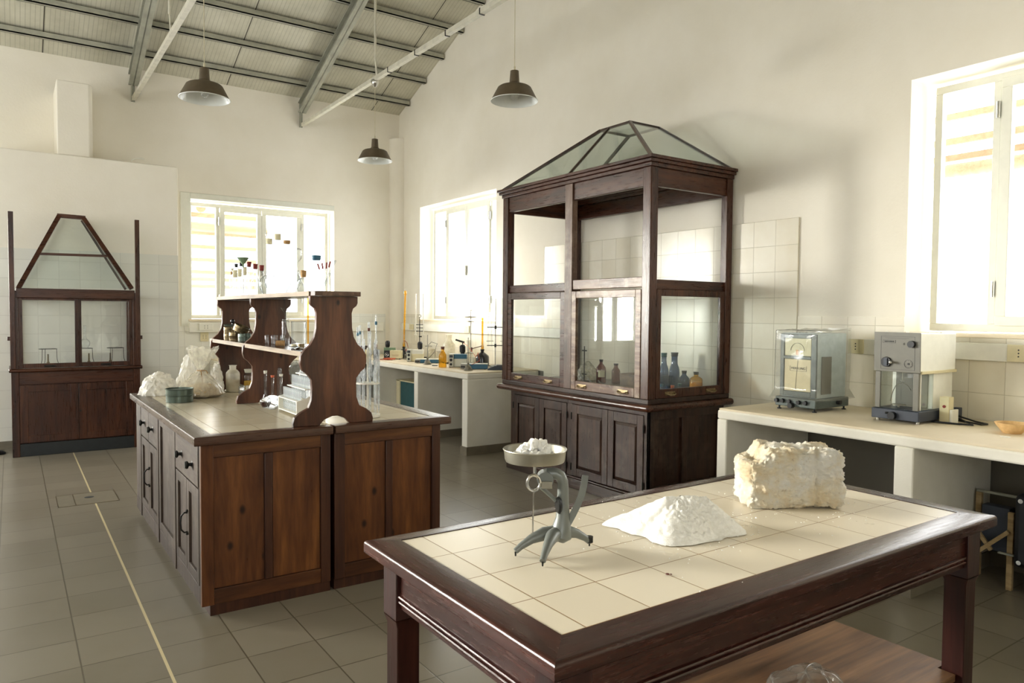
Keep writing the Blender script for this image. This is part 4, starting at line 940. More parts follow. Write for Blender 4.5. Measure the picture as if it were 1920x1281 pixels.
# rock of salt
bm = bmesh.new(); bmesh.ops.create_cube(bm, size=2); bmesh.ops.subdivide_edges(bm, edges=bm.edges, cuts=64, use_grid_fill=True)
hx, hy, hz = .172, .098, .108
for v in bm.verts:
    p = v.co.copy(); q = Vector((max(-.86, min(.86, p.x)), max(-.80, min(.80, p.y)), max(-.82, min(.82, p.z)))); n = (p-q); n = n.normalized() if n.length > 1e-6 else p.normalized()
    s_ = q + n*.17
    w = Vector((s_.x*hx, s_.y*hy, s_.z*hz))
    if w.x < -.09: w.z -= max(0, w.z)*.42*min(1, (-.09-w.x)/.035)       # lower shoulder at the left end
    w.x += .018*w.z/hz*(-.3)
    f = noise.fractal(w*16+Vector((5, 1, 2)), .9, 2.1, 4)*.013 + noise.fractal(w*48, .6, 2.2, 4)*.0075 + noise.fractal(w*150, .6, 2.2, 3)*.0035
    g_ = noise.noise(w*9+Vector((9, 3, 7))); f -= .016*max(0, .25-abs(g_))*2
    d = Vector((n.x, n.y, n.z)); w += d*f
    if 0.060 < w.x < .085 and w.y < 0: w.y += .018*(1-abs(w.x-.0725)/.0125)
    w.z = max(w.z, -hz+.004*max(0, w.x/hx))
    v.co = w
m = MB(); m.bm.free(); m.bm = bm; t = m.build('salt_rock', 'saltrock', None, angle=70); t.location = (2.385, 1.640, TZ+hz-.001); t.rotation_euler = (0, 0, UR+.02)
tag(t, 'large cream-white block of rough rock salt on the front table', 'rock salt')
random.seed(11); m = MB()
for i in range(260):
    if i < 130: a = random.uniform(0, 2*PI); r_ = .20+abs(random.gauss(0, .09)); x, y = 1.80+r_*math.cos(a), 1.64+r_*math.sin(a)*.9
    elif i < 230: a = random.uniform(0, 2*PI); r_ = .14+abs(random.gauss(0, .09)); x, y = 2.42+r_*math.cos(a), 1.60+r_*math.sin(a)
    else: x, y = random.uniform(1.3, 2.8), random.uniform(1.15, 2.05)
    if not (TX0+.01 < x < TX1-.01 and TY0+.01 < y < TY1-.01): continue
    s_ = random.uniform(.0009, .0026)*(1.5 if i % 17 == 0 else 1); m.lathe([(0, 0), (s_, s_*.3), (s_*.7, s_*1.2), (0, s_*1.4)], (x, y, TZ), 5)
tag(m.build('salt_crumbs', 'salt'), 'scattered crumbs of salt around the pile and the rock', 'salt crumbs', kind='stuff')
m = MB(); m.lathe([(0, 0), (.006, .001), (.005, .003), (0, .004)], (1.447, 1.355, TZ), 7); m.lathe([(0, 0), (.004, .001), (0, .003)], (1.455, 1.350, TZ), 6)
tag(m.build('dark_crumb', 'brownrubber'), 'tiny dark brown speck of dirt on the table tiles', 'crumb')
# clear bag on the lower shelf of the table
m = MB()
def bagf(i, j):
    th = i*2*PI; ph = j*PI/2; r_ = math.cos(ph)**.6; n_ = 1+.22*noise.noise(Vector((math.cos(th)*2.2, math.sin(th)*2.2, j*2.5)))
    return (2.16+.17*r_*math.cos(th)*n_, 1.40+.10*r_*math.sin(th)*n_, .231+.085*math.sin(ph)*n_)
m.grid(bagf, 40, 16); bmesh.ops.remove_doubles(m.bm, verts=m.bm.verts, dist=.0005)
tag(m.build('plastic_bag', 'film', None, angle=50), 'crumpled clear plastic bag lying on the shelf under the front table', 'plastic bag')

# ================================================================== GLASSWARE KIT
GRP = {}
def vessel(name, label, cat, loc, prof, mat='glass', n=24, rz=0, group=None, body='body'):
    t = thing(name, label, cat, loc, rz, group)
    m = MB(); m.lathe(prof, (0, 0, 0), n); part(body, m, mat, t); return t
def add(t, name, mat, prof=None, c=(0, 0, 0), n=18, axis=None, **k):
    m = MB(); m.lathe(prof, c, n, axis); return part(name, m, mat, t, **k)
def stopper(t, z, r, h, mat, name='stopper'):
    return add(t, name, mat, [(0, -.004), (r*.82, -.004), (r, h), (0, h)], (0, 0, z))
def erlen(label, loc, h, r, nr, st=None, sth=.03, group=None, mat='glass'):
    t = vessel('conical_flask', label, 'flask', loc, [(0, .003), (r*.93, .002), (r, .010), (r*.97, h*.10), (nr, h*.78), (nr, h*.97), (nr*1.15, h), (nr*.95, h*.985)], mat, group=group)
    if st: stopper(t, h-.004, nr*1.12, sth, st)
    return t
def volflask(label, loc, h, r, nr, st=None, sth=.02, liq=None, name='volumetric_flask', group=None, collar=None):
    bz = r*1.0; prof = [(0, .003), (r*.55, .001), (r*.62, .003)]
    for k in range(1, 9):
        a = -1.05+k*(1.05+1.15)/8; prof.append((max(nr, r*math.cos(a)), bz+r*math.sin(a)))
    prof += [(nr*1.25, bz+r*1.25), (nr, bz+r*1.5), (nr, h*.98), (nr*1.3, h), (nr*1.05, h*.99)]
    t = vessel(name, label, 'flask', loc, prof, group=group)
    if collar: add(t, 'neck_label', 'paper', [(nr+.001, collar[0]), (nr+.001, collar[1])], n=20)
    if liq: add(t, 'liquid', liq, [(0, .006), (r*.6, .006), (r*.93, bz*.75), (r*.95, bz*.95), (0, bz*.95)])
    if st: stopper(t, h-.003, nr*1.35, sth, st)
    return t
def jar(label, loc, h, r, nr, mat='amber', st=None, sth=.02, cat='bottle', name='reagent_bottle', lab=None, liq=None, group=None, shoulder=.68, nh=.12):
    sh = h*shoulder
    t = vessel(name, label, cat, loc, [(0, .002), (r*.95, .001), (r, .006), (r, sh), (r*.93, sh+(h-sh)*.22), (r*.6, sh+(h-sh)*.5), (nr, h*(1-nh)), (nr, h*.985), (nr*1.25, h), (nr*1.2, h*.985)], mat, group=group)
    if liq: add(t, 'contents', liq[0], [(0, .004), (r*.93, .004), (r*.93, h*liq[1]), (0, h*liq[1]+.002)])
    if lab:
        m = MB(); k = 10; a0 = -PI/2-YAW+lab[2]; 
        m.grid(lambda i, j: ((r+.0008)*math.cos(a0-.7+1.4*i), (r+.0008)*math.sin(a0-.7+1.4*i), h*lab[0]+h*(lab[1]-lab[0])*j), 10, 1); part('paper_label', m, 'paper', t)
    if st: stopper(t, h-.004, nr*1.25, sth, st)
    return t
def beaker(label, loc, h, r, mat='glass', group=None, liq=None):
    t = vessel('beaker', label, 'beaker', loc, [(0, .003), (r*.92, .002), (r*.98, .008), (r, h*.96), (r*1.06, h), (r*.99, h*.985)], mat, group=group)
    if liq: add(t, 'contents', liq[0], [(0, .004), (r*.9, .005), (r*.9, h*liq[1]), (0, h*liq[1])])
    return t

# ------------------------------------------------------------------ top shelf
Z = 1.6095
t = jar('tiny clear bottle with a brown cork at the far end of the top shelf', (1.40, 5.80, Z), .175, .022, .010, 'glass', 'cork', .022, shoulder=.75)
add(t, 'paper_slip', 'paper', [(.004, .19), (.013, .215)], n=8)
for i, (x, y, h, lab) in enumerate(((1.405, 5.70, .225, 'leftmost'), (1.415, 5.60, .230, 'middle'), (1.42, 5.50, .240, 'rightmost'))):
    t = jar('%s of three slim labelled reagent bottles on the top shelf' % lab, (x, y, Z), h, .028, .011, 'glass', 'black' if i < 2 else 'glass_haze', .024, lab=(.62, .88, 0), shoulder=.88, group='slim labelled bottles on the top shelf')
for i, (x, y, h, r, st) in enumerate(((1.42, 5.400, .215, .052, 'redrubber'), (1.42, 5.240, .192, .050, 'redrubber'), (1.42, 5.085, .175, .052, 'redrubber'))):
    erlen(['conical flask with the highest red stopper, left of its fellows on the top shelf', 'conical flask with red stopper right beside the pale green funnel', 'rightmost conical flask with red stopper, at the foot of the tall flasks'][i], (x, y, Z), h, r, .015, st, .034, 'conical flasks with red stoppers')
t = thing('funnel', 'pale green funnel standing between red stoppers on the top shelf', 'funnel', (1.345, 5.27, Z)); m = MB()
m.cyl((0, 0, 0), (0, 0, .003), .03, n=20); m.cyl((0, 0, 0), (0, 0, .195), .004, n=8); part('funnel_stand', m, 'chrome', t)
m = MB(); m.lathe([(.004, .195), (.006, .215), (.040, .262), (.041, .264), (.038, .262), (.005, .216)], (0, 0, 0), 22); part('cone', m, 'metergreen', t)
volflask('tall long-necked flask with a brown-labelled neck, left of three', (1.42, 4.905, Z), .385, .068, .019, 'glass_haze', .025, collar=(.335, .372))
volflask('tallest long-necked flask in the middle of the top shelf', (1.425, 4.735, Z), .40, .082, .020, 'glass_haze', .025, collar=(.35, .388))
volflask('broad long-necked flask with a cork, right of the tallest flask', (1.42, 4.530, Z), .315, .084, .017, 'cork', .018)
t = erlen('conical flask carrying a pear-shaped thistle funnel on the top shelf', (1.415, 4.330, Z), .135, .062, .014, None)
add(t, 'thistle_funnel', 'glass', [(.003, .05), (.004, .16), (.008, .185), (.027, .205), (.033, .235), (.028, .262), (.012, .268), (.010, .262)])
t = jar('squat clear flask with a tall brown cork on the top shelf', (1.41, 4.190, Z), .098, .045, .014, 'glass', 'cork', .036, shoulder=.62)
t = jar('clear bottle with a deep blue cap near the front of the top shelf', (1.44, 4.060, Z), .19, .044, .022, 'glass', 'meterblue', .024, shoulder=.72)
t = beaker('tall glass jar holding tubes and red-tipped rods at the shelf end', (1.435, 3.920, Z), .105, .036)
for i, (dx, dy, mt, L_) in enumerate(((-.030, 0, 'redrubber', .150), (-.010, .01, 'redrubber', .155), (.012, 0, 'redrubber', .158), (.028, -.005, 'redrubber', .165))):
    r_ = thing('glass_rod', '%s red-tipped glass rod in the tall jar on the top shelf' % ['leftmost', 'second from left', 'third from left', 'rightmost'][i], 'rod', (1.435-dx*.35, 3.92-dy, Z+.005), 0, 'red-tipped rods in the jar')
    tip = Vector((dx*1.6, dy-.02*0, L_)); a = tip.normalized()
    m = MB(); m.cyl((0, 0, 0), tip-a*.03, .0028, n=8); part('rod', m, 'glass', r_)
    m = MB(); m.cyl(tip-a*.034, tip, .0048, n=8); part('red_tip', m, 'redrubber', r_)
for i in range(2):
    r_ = thing('glass_tube', ['clear glass tube leaning right out of the tall jar', 'wider clear tube leaning furthest right out of the tall jar'][i], 'tube', (1.425, 3.915+.012*i, Z+.005), 0); tip = Vector((.062+.012*i, -.01, .168+.004*i))
    m = MB(); m.cyl((0, 0, 0), tip, .0055, n=10); part('tube', m, 'glass_haze', r_)

# ------------------------------------------------------------------ middle shelf
Z = 1.289
def tin(label, loc, r, h, mat='brass_tin', tilt=None, group='sieve tins on the middle shelf', lid=False, n=32):
    t = thing('sieve_tin', label, 'tin', loc, 0, group)
    if tilt: t.matrix_basis = Matrix.Translation(loc) @ Matrix.Rotation(tilt[0], 4, Vector(tilt[1]))
    if lid: prof = [(0, 0), (r, 0), (r, h), (0, h)]
    else: prof = [(0, .001), (r*.97, 0), (r*.985, h*.45), (r*1.03, h*.5), (r*1.03, h*.56), (r, h*.6), (r, h*.97), (r*1.03, h), (r*.97, h*.99), (r*.95, .004), (0, .003)]
    m = MB(); m.lathe(prof, (0, 0, 0), n); part('tin_body', m, mat, t); return t
tin('lower tin of the tall stack at the far end of the middle shelf', (1.352, 5.700, Z), .040, .045)
tin('upper tin of the tall stack at the far end of the middle shelf', (1.352, 5.700, Z+.046), .040, .045)
tin('brass sieve tin in the middle of the group, under the tilted one', (1.362, 5.575, Z), .041, .056)
tin('greenish sieve tin standing nearest the middle upright', (1.382, 5.385, Z), .045, .050, 'green_tin')
t = thing('tin_lid', 'dark round lid with a black ball knob lying on the tins', 'lid', (1.357, 5.63, Z+.098)); t.matrix_basis = Matrix.Translation((1.357, 5.625, Z+.100)) @ Matrix.Rotation(.10, 4, 'X')
m = MB(); m.lathe([(0, 0), (.060, .002), (.062, .006), (.060, .009), (.01, .014), (0, .014)], (0, 0, 0), 30); part('lid_disc', m, 'green_tin', t)
m = MB(); m.cyl((0, 0, .012), (0, 0, .024), .005); m.ball((0, 0, .036), .016, 18); part('ball_knob', m, 'black_glass', t)
tin('tilted sieve tin leaning across the others', (1.375, 5.480, Z+.062), .056, .045, 'brass_tin', (.42, (.57, .82, 0)))
for i, (x, y) in enumerate(((1.44, 5.32), (1.475, 5.38), (1.46, 5.24), (1.50, 5.30))):
    jar('small clear dropper bottle in a cluster behind the tins', (x, y, Z), .098, .014, .008, 'glass_haze', 'glass_haze', .012, group='small clear bottles behind the tins', shoulder=.75)
for i, (x, y) in enumerate(((1.372, 4.800), (1.40, 4.765), (1.428, 4.79), (1.452, 4.745), (1.475, 4.80))):
    t = vessel('glass_vial', 'small empty upright glass vial beside the cork on the middle shelf', 'vial', (x, y, Z), [(0, .002), (.011, .001), (.012, .004), (.012, .050), (.0105, .054), (.012, .058), (.010, .057)], 'glass_haze', 16, group='small glass vials on the middle shelf')
t = thing('cork', 'fat brown cork lying on the middle shelf', 'cork', (1.335, 4.395, Z+.0185)); m = MB(); m.cyl((-.022, .01, 0), (.022, -.012, 0), .017, .0185, 18); part('cork_body', m, 'cork', t)
t = jar('tall clear cylinder with a flared glass funnel top on the middle shelf', (1.42, 4.560, Z), .165, .023, .018, 'glass', shoulder=.9)
add(t, 'glass_funnel', 'glass', [(.004, .13), (.005, .175), (.010, .20), (.030, .232), (.031, .234), (.028, .231)])
beaker('large clear beaker behind the front upright', (1.475, 4.480, Z), .150, .044, 'glass_haze')
t = thing('watch_glass', 'stack of pale watch glasses and paper on the middle shelf', 'watch glass', (1.355, 4.20, Z)); m = MB(); m.lathe([(0, 0), (.02, .003), (.032, .012), (.030, .012), (0, .003)], (0, 0, 0), 24); part('dish', m, 'glass_haze', t)
m = MB(); m.lathe([(0, .003), (.018, .004), (.016, .02), (0, .024)], (0, 0, 0), 14); part('yellowed_filter_paper', m, 'paper', t)
t = thing('weight', 'small dull brass weight on the middle shelf', 'weight', (1.41, 4.235, Z)); m = MB(); m.cyl((0, 0, 0), (0, 0, .022), .018, n=20); part('weight_body', m, 'brass_tin', t)
blob('foil_scrap', M['chrome'], None, (1.318, 4.02, Z), (.034, .046, .012), 5, .45, 3, 3, True, False); tag(bpy.data.objects['foil_scrap'], 'crumpled silver foil at the near end of the middle shelf', 'foil')
m = MB(); m.lathe([(0, 0), (.028, .001), (.03, .005), (.027, .003), (0, .002)], (1.335, 5.10, Z), 18); tag(m.build('petri_dish', 'glass_haze'), 'flat little glass dish at the foot of the middle upright', 'dish')

# ------------------------------------------------------------------ on the island top
Z = IZ
t = thing('sieve_tin', 'round green-grey stacked sieve tins at the island corner', 'tin', (.925, 5.254, Z)); r = .0865
m = MB(); m.lathe([(0, .001), (r*.97, 0), (r*.97, .040), (r*1.02, .043), (r*1.02, .048), (0, .048)], (0, 0, 0), 40); part('lower_tin', m, 'green_tin', t)
m = MB(); m.lathe([(0, .049), (r*.99, .049), (r*.99, .082), (r*1.03, .085), (r*1.03, .089), (r*.96, .089), (r*.95, .080), (0, .079)], (0, 0, 0), 40); part('upper_tin', m, 'green_tin', t)
def sack(label, loc, r, h, seed, mat='white_cloth', rz=0, sq=.55, amp=.16, name='plastic_sack'):
    bm = bmesh.new(); bmesh.ops.create_icosphere(bm, subdivisions=5, radius=1); o = Vector((seed*2.3, seed*1.1, 4))
    for v in bm.verts:
        n = v.co.normalized(); e = lambda q: math.copysign(abs(q)**sq, q)
        d = 1+amp*noise.fractal(n*2.2+o, .9, 2, 5)
        w = 1 - .35*max(0, n.z)
        z = (n.z+.0)*h*d if n.z > 0 else 0
        w2 = 1.0 if n.z > 0 else 1+.0*n.z
        v.co = Vector((e(n.x)*r[0]*d*w*w2, e(n.y)*r[1]*d*w*w2, max(0, z)))
        v.co += Vector((noise.noise(n*7+o), noise.noise(n*7-o), abs(noise.noise(n*9+o))))*.012
        v.co.z = max(0, v.co.z)
        if n.z < 0: v.co.z = 0
    mb = MB(); mb.bm.free(); mb.bm = bm
    ob = mb.build(name, mat, None, angle=60); ob.location = loc; ob.rotation_euler = (0, 0, rz); tag(ob, label, 'sack', 'salt sacks on the island'); return ob
sack('low white sack at the far left corner of the island', (.885, 5.79, Z), (.135, .12), .155, 2, rz=.15, sq=.8)
sack('big rumpled white sack in the middle of the group, highest of them', (1.098, 5.84, Z), (.10, .085), .265, 5, rz=-.1, sq=.8)
sack('white sack half hidden behind the tied bag, against the far upright', (1.262, 5.725, Z), (.052, .075), .215, 8, rz=0, sq=.8)
t = thing('tied_bag', 'clear bag of coarse salt tied with string, its neck fanned out', 'bag', (1.10, 5.47, Z))
m = MB(); m.lathe([(0, .001), (.13, .002), (.165, .02), (.150, .06), (.105, .11), (.05, .158), (.020, .182), (.018, .19), (.03, .21), (.06, .26), (.085, .315), (.098, .345)], (0, 0, 0), 48)
for v in m.bm.verts:
    a = math.atan2(v.co.y, v.co.x); n_ = noise.noise(Vector((math.cos(a)*4, math.sin(a)*4, v.co.z*9)))
    k = 1+.16*n_+(.14*math.sin(a*9) if v.co.z > .15 else .05*math.sin(a*3))
    v.co.x *= k; v.co.y *= k*(.62 if v.co.z > .2 else .8); v.co.z += .012*n_ if v.co.z > .03 else 0
    if v.co.z > .28: v.co.z += .014*math.sin(a*3+1)
    if v.co.z > .2: v.co.x += (v.co.z-.2)*.12
part('bag_film', m, 'bagfilm', t, angle=60)
m = MB(); m.lathe([(0, .004), (.118, .005), (.148, .022), (.128, .055), (.075, .085), (0, .10)], (0, 0, 0), 40)
for v in m.bm.verts: v.co.y *= .78; v.co += Vector((0, 0, .008*noise.noise(v.co*20)))
part('coarse_salt', m, 'grain', t)
m = MB(); m.tube([(.021*math.cos(a), .017*math.sin(a), .186) for a in [k*2*PI/12 for k in range(13)]], .0035, 6); m.tube([(.0, -.02, .186), (.0, -.03, .16), (.002, -.055, .12), (.0, -.075, .10)], .003, 6)
m.tube([(.01, -.018, .188), (.035, -.02, .185), (.045, -.02, .165)], .003, 6); part('string', m, 'cork', t)
m = MB(); m.box(.78, .99, 5.972, 6.02, IZ-.03, IZ+.005); m.box(.79, .98, 5.945, 5.99, IZ+.0005, IZ+.004); tag(m.build('wooden_plank', 'palewood'), 'pale wooden slat poking out under the left sack', 'slat')
t = jar('milky plastic bottle half full of pale powder on the island', (1.375, 5.700, Z), .200, .050, .024, 'pe_soft', None, shoulder=.66, liq=('powder', .46), name='plastic_bottle', nh=.22)
m = MB(); m.lathe([(0, 0), (.075, .001), (.078, .003), (0, .003)], (1.39, 5.72, Z-.0002), 6); tag(m.build('paper_sheet', 'paper'), 'scrap of white paper under the milky bottle', 'paper')
jar('clear jar of yellow powder with a white lid behind the middle upright', (1.50, 5.74, Z), .145, .036, .026, 'glass', 'whiteplastic', .022, liq=('yellow', .5), shoulder=.78)
jar('small amber glass jar beside the jar of yellow powder', (1.53, 5.60, Z), .10, .026, .015, 'amber', 'black', .016)
beaker('small hazy plastic beaker at the foot of the middle upright, left of two', (1.315, 5.20, Z), .088, .022, 'glass_haze', 'small hazy beakers'); beaker('small hazy plastic beaker leaning on the middle upright, right of two', (1.355, 5.14, Z), .095, .028, 'pe_soft', 'small hazy beakers')
volflask('volumetric flask with dark red liquid and white stopper on the island', (1.32, 4.655, Z), .222, .035, .0085, 'whiteplastic', .014, 'redliq')
volflask('empty volumetric flask with flat stopper, in front of the red one', (1.335, 4.555, Z), .205, .038, .0085, 'orange', .008)
volflask('empty volumetric flask half hidden by the test tube rack', (1.402, 4.602, Z), .205, .033, .009, 'whiteplastic', .01)
t = vessel('measuring_cylinder', 'glass-stoppered measuring cylinder behind the volumetric flasks', 'cylinder', (1.42, 4.69, Z), [(0, .001), (.030, .001), (.030, .006), (.017, .012), (.017, .20), (.021, .205), (.018, .203)]); stopper(t, .20, .014, .03, 'glass_haze'); add(t, 'stopper_knob', 'glass_haze', [(0, 0), (.010, .005), (.012, .014), (0, .022)], (0, 0, .228))
t = vessel('separating_funnel', 'round glass bulb lying across the top of the test tube rack', 'glass bulb', (1.485, 4.585, Z), [(0, .001), (.028, .001), (.028, .006), (.006, .012), (.006, .18), (.03, .20), (.041, .235), (.034, .268), (.012, .285), (.012, .30), (.016, .302)], 'glass')
# stepped white rack of test tubes
RX, RY0, RY1 = 1.345, 4.125, 4.475
t = thing('test_tube_rack', 'white stepped rack full of test tubes beside the front upright', 'rack', (RX, 4.3, Z))
for y in (RY0, RY1-.010):
    m = MB(); m.prism([(RX, Z), (RX+.17, Z), (RX+.17, Z+.270), (RX+.150, Z+.272), (RX+.135, Z+.235), (RX+.125, Z+.18), (RX+.10, Z+.13), (RX+.06, Z+.105), (RX+.02, Z+.095), (RX, Z+.09)], 'y', y, y+.010); m.build('end_board', 'whiteplastic', t, bevel=.002)
for (a, b, z) in ((0, .062, .085), (.052, .112, .152), (.104, .168, .225), (0, .168, .012)):
    m = MB(); m.box(RX+a, RX+b, RY0+.010, RY1-.010, Z+z, Z+z+.006); m.build('rack_shelf', 'whiteplastic', t)
def testtube(label, loc, group, h=.13, r=.0078, rot=None):
    t = vessel('test_tube', label, 'test tube', loc, [(0, 0), (r*.5, .001), (r*.9, .005), (r, .01), (r, h*.985), (r*1.15, h), (r*.95, h*.99)], 'tube_glass', 12, group=group, body='tube')
    return t
tt = None
for row, (dx, dz, k0, lb) in enumerate(((.030, .019, 11, 'front'), (.082, .092, 11, 'middle'), (.134, .160, 10, 'back'))):
    for k in range(k0):
        y = RY0+.030+k*(RY1-RY0-.06)/(k0-1); loc = (RX+dx, y, Z+dz)
        lab = 'empty test tube standing in the %s row of the white rack' % lb; grp = 'test tubes in the %s row of the rack' % lb
        if tt is None: tt = testtube(lab, loc, grp)
        else: dup(tt, loc, 0, lab, grp)
# round pipette stand
t = thing('pipette_stand', 'white round stand of glass pipettes right of the front upright', 'stand', (1.705, 3.95, Z))
m = MB(); m.cyl((0, 0, 0), (0, 0, .014), .072, n=36); part('base_disc', m, 'whiteplastic', t)
m = MB(); m.cyl((0, 0, .192), (0, 0, .200), .070, n=36); part('upper_disc', m, 'whiteplastic', t)
m = MB(); m.cyl((0, 0, .014), (0, 0, .40), .006, n=10); part('centre_rod', m, 'whiteplastic', t)
pips = [(-.060, .01, .52, 0, 'meterblue'), (-.042, -.02, .53, 0, 'meterblue'), (-.020, -.045, .50, .015, None), (.000, .030, .55, 0, 'brownrubber'), (.016, .0, .50, .018, None), (.050, -.012, .592, .016, 'meterblue'), (.060, .02, .39, 0, None), (-.030, .05, .45, .012, None), (.03, .045, .43, .012, None)]
words = ['with a blue band, furthest left', 'with a blue band, second from the left', 'leaning, with a bulb, at the left', 'with a brown band', 'shorter, with a bulb, in the middle', 'tallest of all, with a blue-ringed bulb', 'short and plain at the right edge', 'half hidden at the back left', 'short with a bulb at the back right']
for (u, v, h, bu, band), wd in zip(pips, words):
    loc = Vector((1.705, 3.95, Z+.0145)) + u0 @ Vector((u, v, 0)); h -= .015
    t = thing('pipette', 'glass pipette %s of the round stand' % wd, 'pipette', loc)
    if bu: pr = [(0, 0), (.0015, .001), (.004, .05), (.004, h*.42), (bu*.8, h*.47), (bu*.8, h*.56), (.004, h*.62), (.004, h*.70), (.009, h*.735), (.004, h*.77), (.0045, h)]
    else: pr = [(0, 0), (.0015, .001), (.0065, .05), (.0065, h)]
    m = MB(); m.lathe(pr, (0, 0, 0), 12); part('tube', m, 'tube_glass', t)
    if band: add(t, 'band', band, [(.0072, h*.90), (.0074, h*.905), (.0074, h*.93), (.0072, h*.935)], n=12)

# ================================================================== RIGHT BENCH: balances, bowl, cables
ZB = BZ+.0005
FM = Matrix(((0, 0, -1, 0), (-1, 0, 0, 0), (0, 1, 0, 0), (0, 0, 0, 1)))     # text lying on a face that looks towards -x
def face_text(body, size, t, p, mat='ink', name='lettering'):
    o = text(body, size, t, Matrix.Translation(Vector(p)-Vector(t.location)) @ FM, mat, name); return o
t = thing('analytical_balance', 'older grey balance under a clear plastic cover, left of the white one', 'balance', (4.45, 2.88, ZB), 0)
def wb(name, mat, *b, bev=.003, par=None):
    m = MB()
    for q in b: m.box(*q)
    o = m.build(name, mat, t, bevel=bev)
    if par is not None: o.parent = par
    return o
wb('base', 'hammer', (4.255, 4.635, 2.735, 3.035, .896, .958), bev=.006)
for x, y in ((4.275, 2.755), (4.275, 3.015), (4.61, 2.755), (4.61, 3.015)):
    m = MB(); m.cyl((x, y, ZB), (x, y, ZB+.006), .014); m.cyl((x, y, ZB+.006), (x, y, .897), .006); m.build('foot', 'black', t)
for y in (3.020, 2.975, 2.925, 2.855, 2.805):
    m = MB(); m.cyl((4.256, y, .930), (4.238, y, .930), .0155, .013, 16); m.build('knob', 'black', t)
m = MB(); m.cyl((4.256, 2.905, .905), (4.225, 2.905, .905), .019, .017, 18); m.build('knob', 'black', t)
m = MB(); m.cyl((4.50, 2.736, .930), (4.50, 2.71, .930), .016, n=14); m.build('knob', 'black', t)
wb('cabinet', 'balance_blue', (4.292, 4.620, 2.752, 3.018, .958, 1.385), bev=.006)
wb('front_frame', 'hammer', (4.278, 4.292, 2.752, 2.790, .965, 1.378), (4.278, 4.292, 2.990, 3.018, .965, 1.378), (4.278, 4.292, 2.790, 2.990, 1.350, 1.378), (4.278, 4.292, 2.790, 2.990, .965, .998), (4.278, 4.292, 2.790, 2.990, 1.212, 1.232))
d = wb('dial_window', 'face', (4.283, 4.2915, 2.792, 2.988, 1.233, 1.349))
m = MB(); m.tube([(4.2815, 2.892-.050*math.cos(a), 1.268+.050*math.sin(a)) for a in [k*PI/16 for k in range(17)]], .0012, 4); o = m.build('dial_scale', 'ink', t); o.parent = d
m = MB(); m.box(4.277, 4.283, 2.884, 2.900, 1.240, 1.272); o = m.build('dial_pointer', 'orange_paint', t); o.parent = d
p = wb('lower_panel', 'cream', (4.283, 4.2915, 2.792, 2.988, .999, 1.211))
o = face_text('MERKUNG', .0225, t, (4.2820, 2.884, 1.150)); 
m = MB(); m.box(4.2815, 4.283, 2.824, 2.944, 1.133, 1.1345); m.box(4.2815, 4.283, 2.823, 2.8245, 1.134, 1.166); m.box(4.2815, 4.283, 2.9435, 2.945, 1.134, 1.166); m.build('badge_outline', 'ink', t)
m = MB(); m.tube([(4.2812, 2.886, 1.212), (4.2812, 2.896, 1.10), (4.2812, 2.902, 1.005)], .001, 4); m.build('panel_split', 'ink', t)
wb('side_door', 'panel_grey', (4.335, 4.445, 2.746, 2.752, .985, 1.232))
wb('level_glass', 'chrome', (4.31, 4.36, 2.87, 2.93, 1.385, 1.392))
# plastic cover
m = MB()
def cover(i, j):
    a = i*4; k = int(a) % 4; f = a-int(a); C4 = [(4.262, 2.738), (4.262, 3.036), (4.642, 3.036), (4.642, 2.738)]; p, q = C4[k], C4[(k+1) % 4]
    x, y = p[0]+(q[0]-p[0])*f, p[1]+(q[1]-p[1])*f; z = 1.402-j*.455
    n_ = noise.fractal(Vector((x*6, y*6, z*5)), .9, 2, 2)*.008*(1 if j > .04 else .3); fl = max(0, j-.86)*.28
    cx, cy = 4.452, 2.887; dx, dy = x-cx, y-cy; l = math.hypot(dx, dy)
    return (x+dx/l*(n_+fl+.004), y+dy/l*(n_+fl+.004), z + .012*noise.noise(Vector((x*11, y*11, 2))) + (.018*max(0, (x-4.45))/.19 if j < .5 and y < 2.9 else 0)*(1-j*2))
m.grid(cover, 96, 40)
m.grid(lambda i, j: (4.262+.38*i, 2.738+.298*j, 1.402+.010*noise.fractal(Vector((i*5, j*4, 1)), .9, 2, 3)+.012*noise.noise(Vector(((4.262+.38*i)*11, (2.738+.298*j)*11, 2)))), 30, 24)
m.build('plastic_cover', 'film', t, angle=60)
m = MB(); m.tube([(4.258, 3.038, 1.400), (4.256, 2.96, 1.404), (4.257, 2.88, 1.402), (4.258, 2.80, 1.404), (4.258, 2.736, 1.399)], .0016, 5); m.tube([(4.258, 3.040, 1.400), (4.255, 3.042, 1.25), (4.256, 3.044, 1.10), (4.258, 3.046, 1.0)], .0014, 5); m.build('cover_piping', 'ink', t)

t = thing('analytical_balance', 'white laboratory balance with grey control panel and glass weighing chamber', 'balance', (4.52, 2.25, ZB), 0)
wb('base', 'bluegrey', (4.302, 4.735, 2.112, 2.392, .888, .948), bev=.004)
for x, y in ((4.32, 2.36), (4.34, 2.135), (4.70, 2.36), (4.70, 2.135)):
    m = MB(); m.cyl((x, y, ZB), (x, y, .889), .010); m.build('foot', 'chrome', t)
wb('rear_housing', 'white_enamel', (4.505, 4.742, 2.134, 2.376, .949, 1.168), bev=.003)
wb('chamber_back', 'panel_grey', (4.499, 4.504, 2.160, 2.352, .952, 1.165))
wb('front_post', 'panel_grey', (4.322, 4.334, 2.126, 2.160, .949, 1.170), (4.322, 4.334, 2.352, 2.384, .949, 1.170)); 
m = MB(); m.box(4.336, 4.500, 2.129, 2.132, .952, 1.166); m.build('side_glass', 'pane', t)
m = MB(); m.box(4.336, 4.500, 2.378, 2.381, .952, 1.166); m.build('side_glass', 'pane', t)
m = MB(); m.box(4.325, 4.328, 2.161, 2.351, .952, 1.166); m.build('front_glass', 'pane', t)
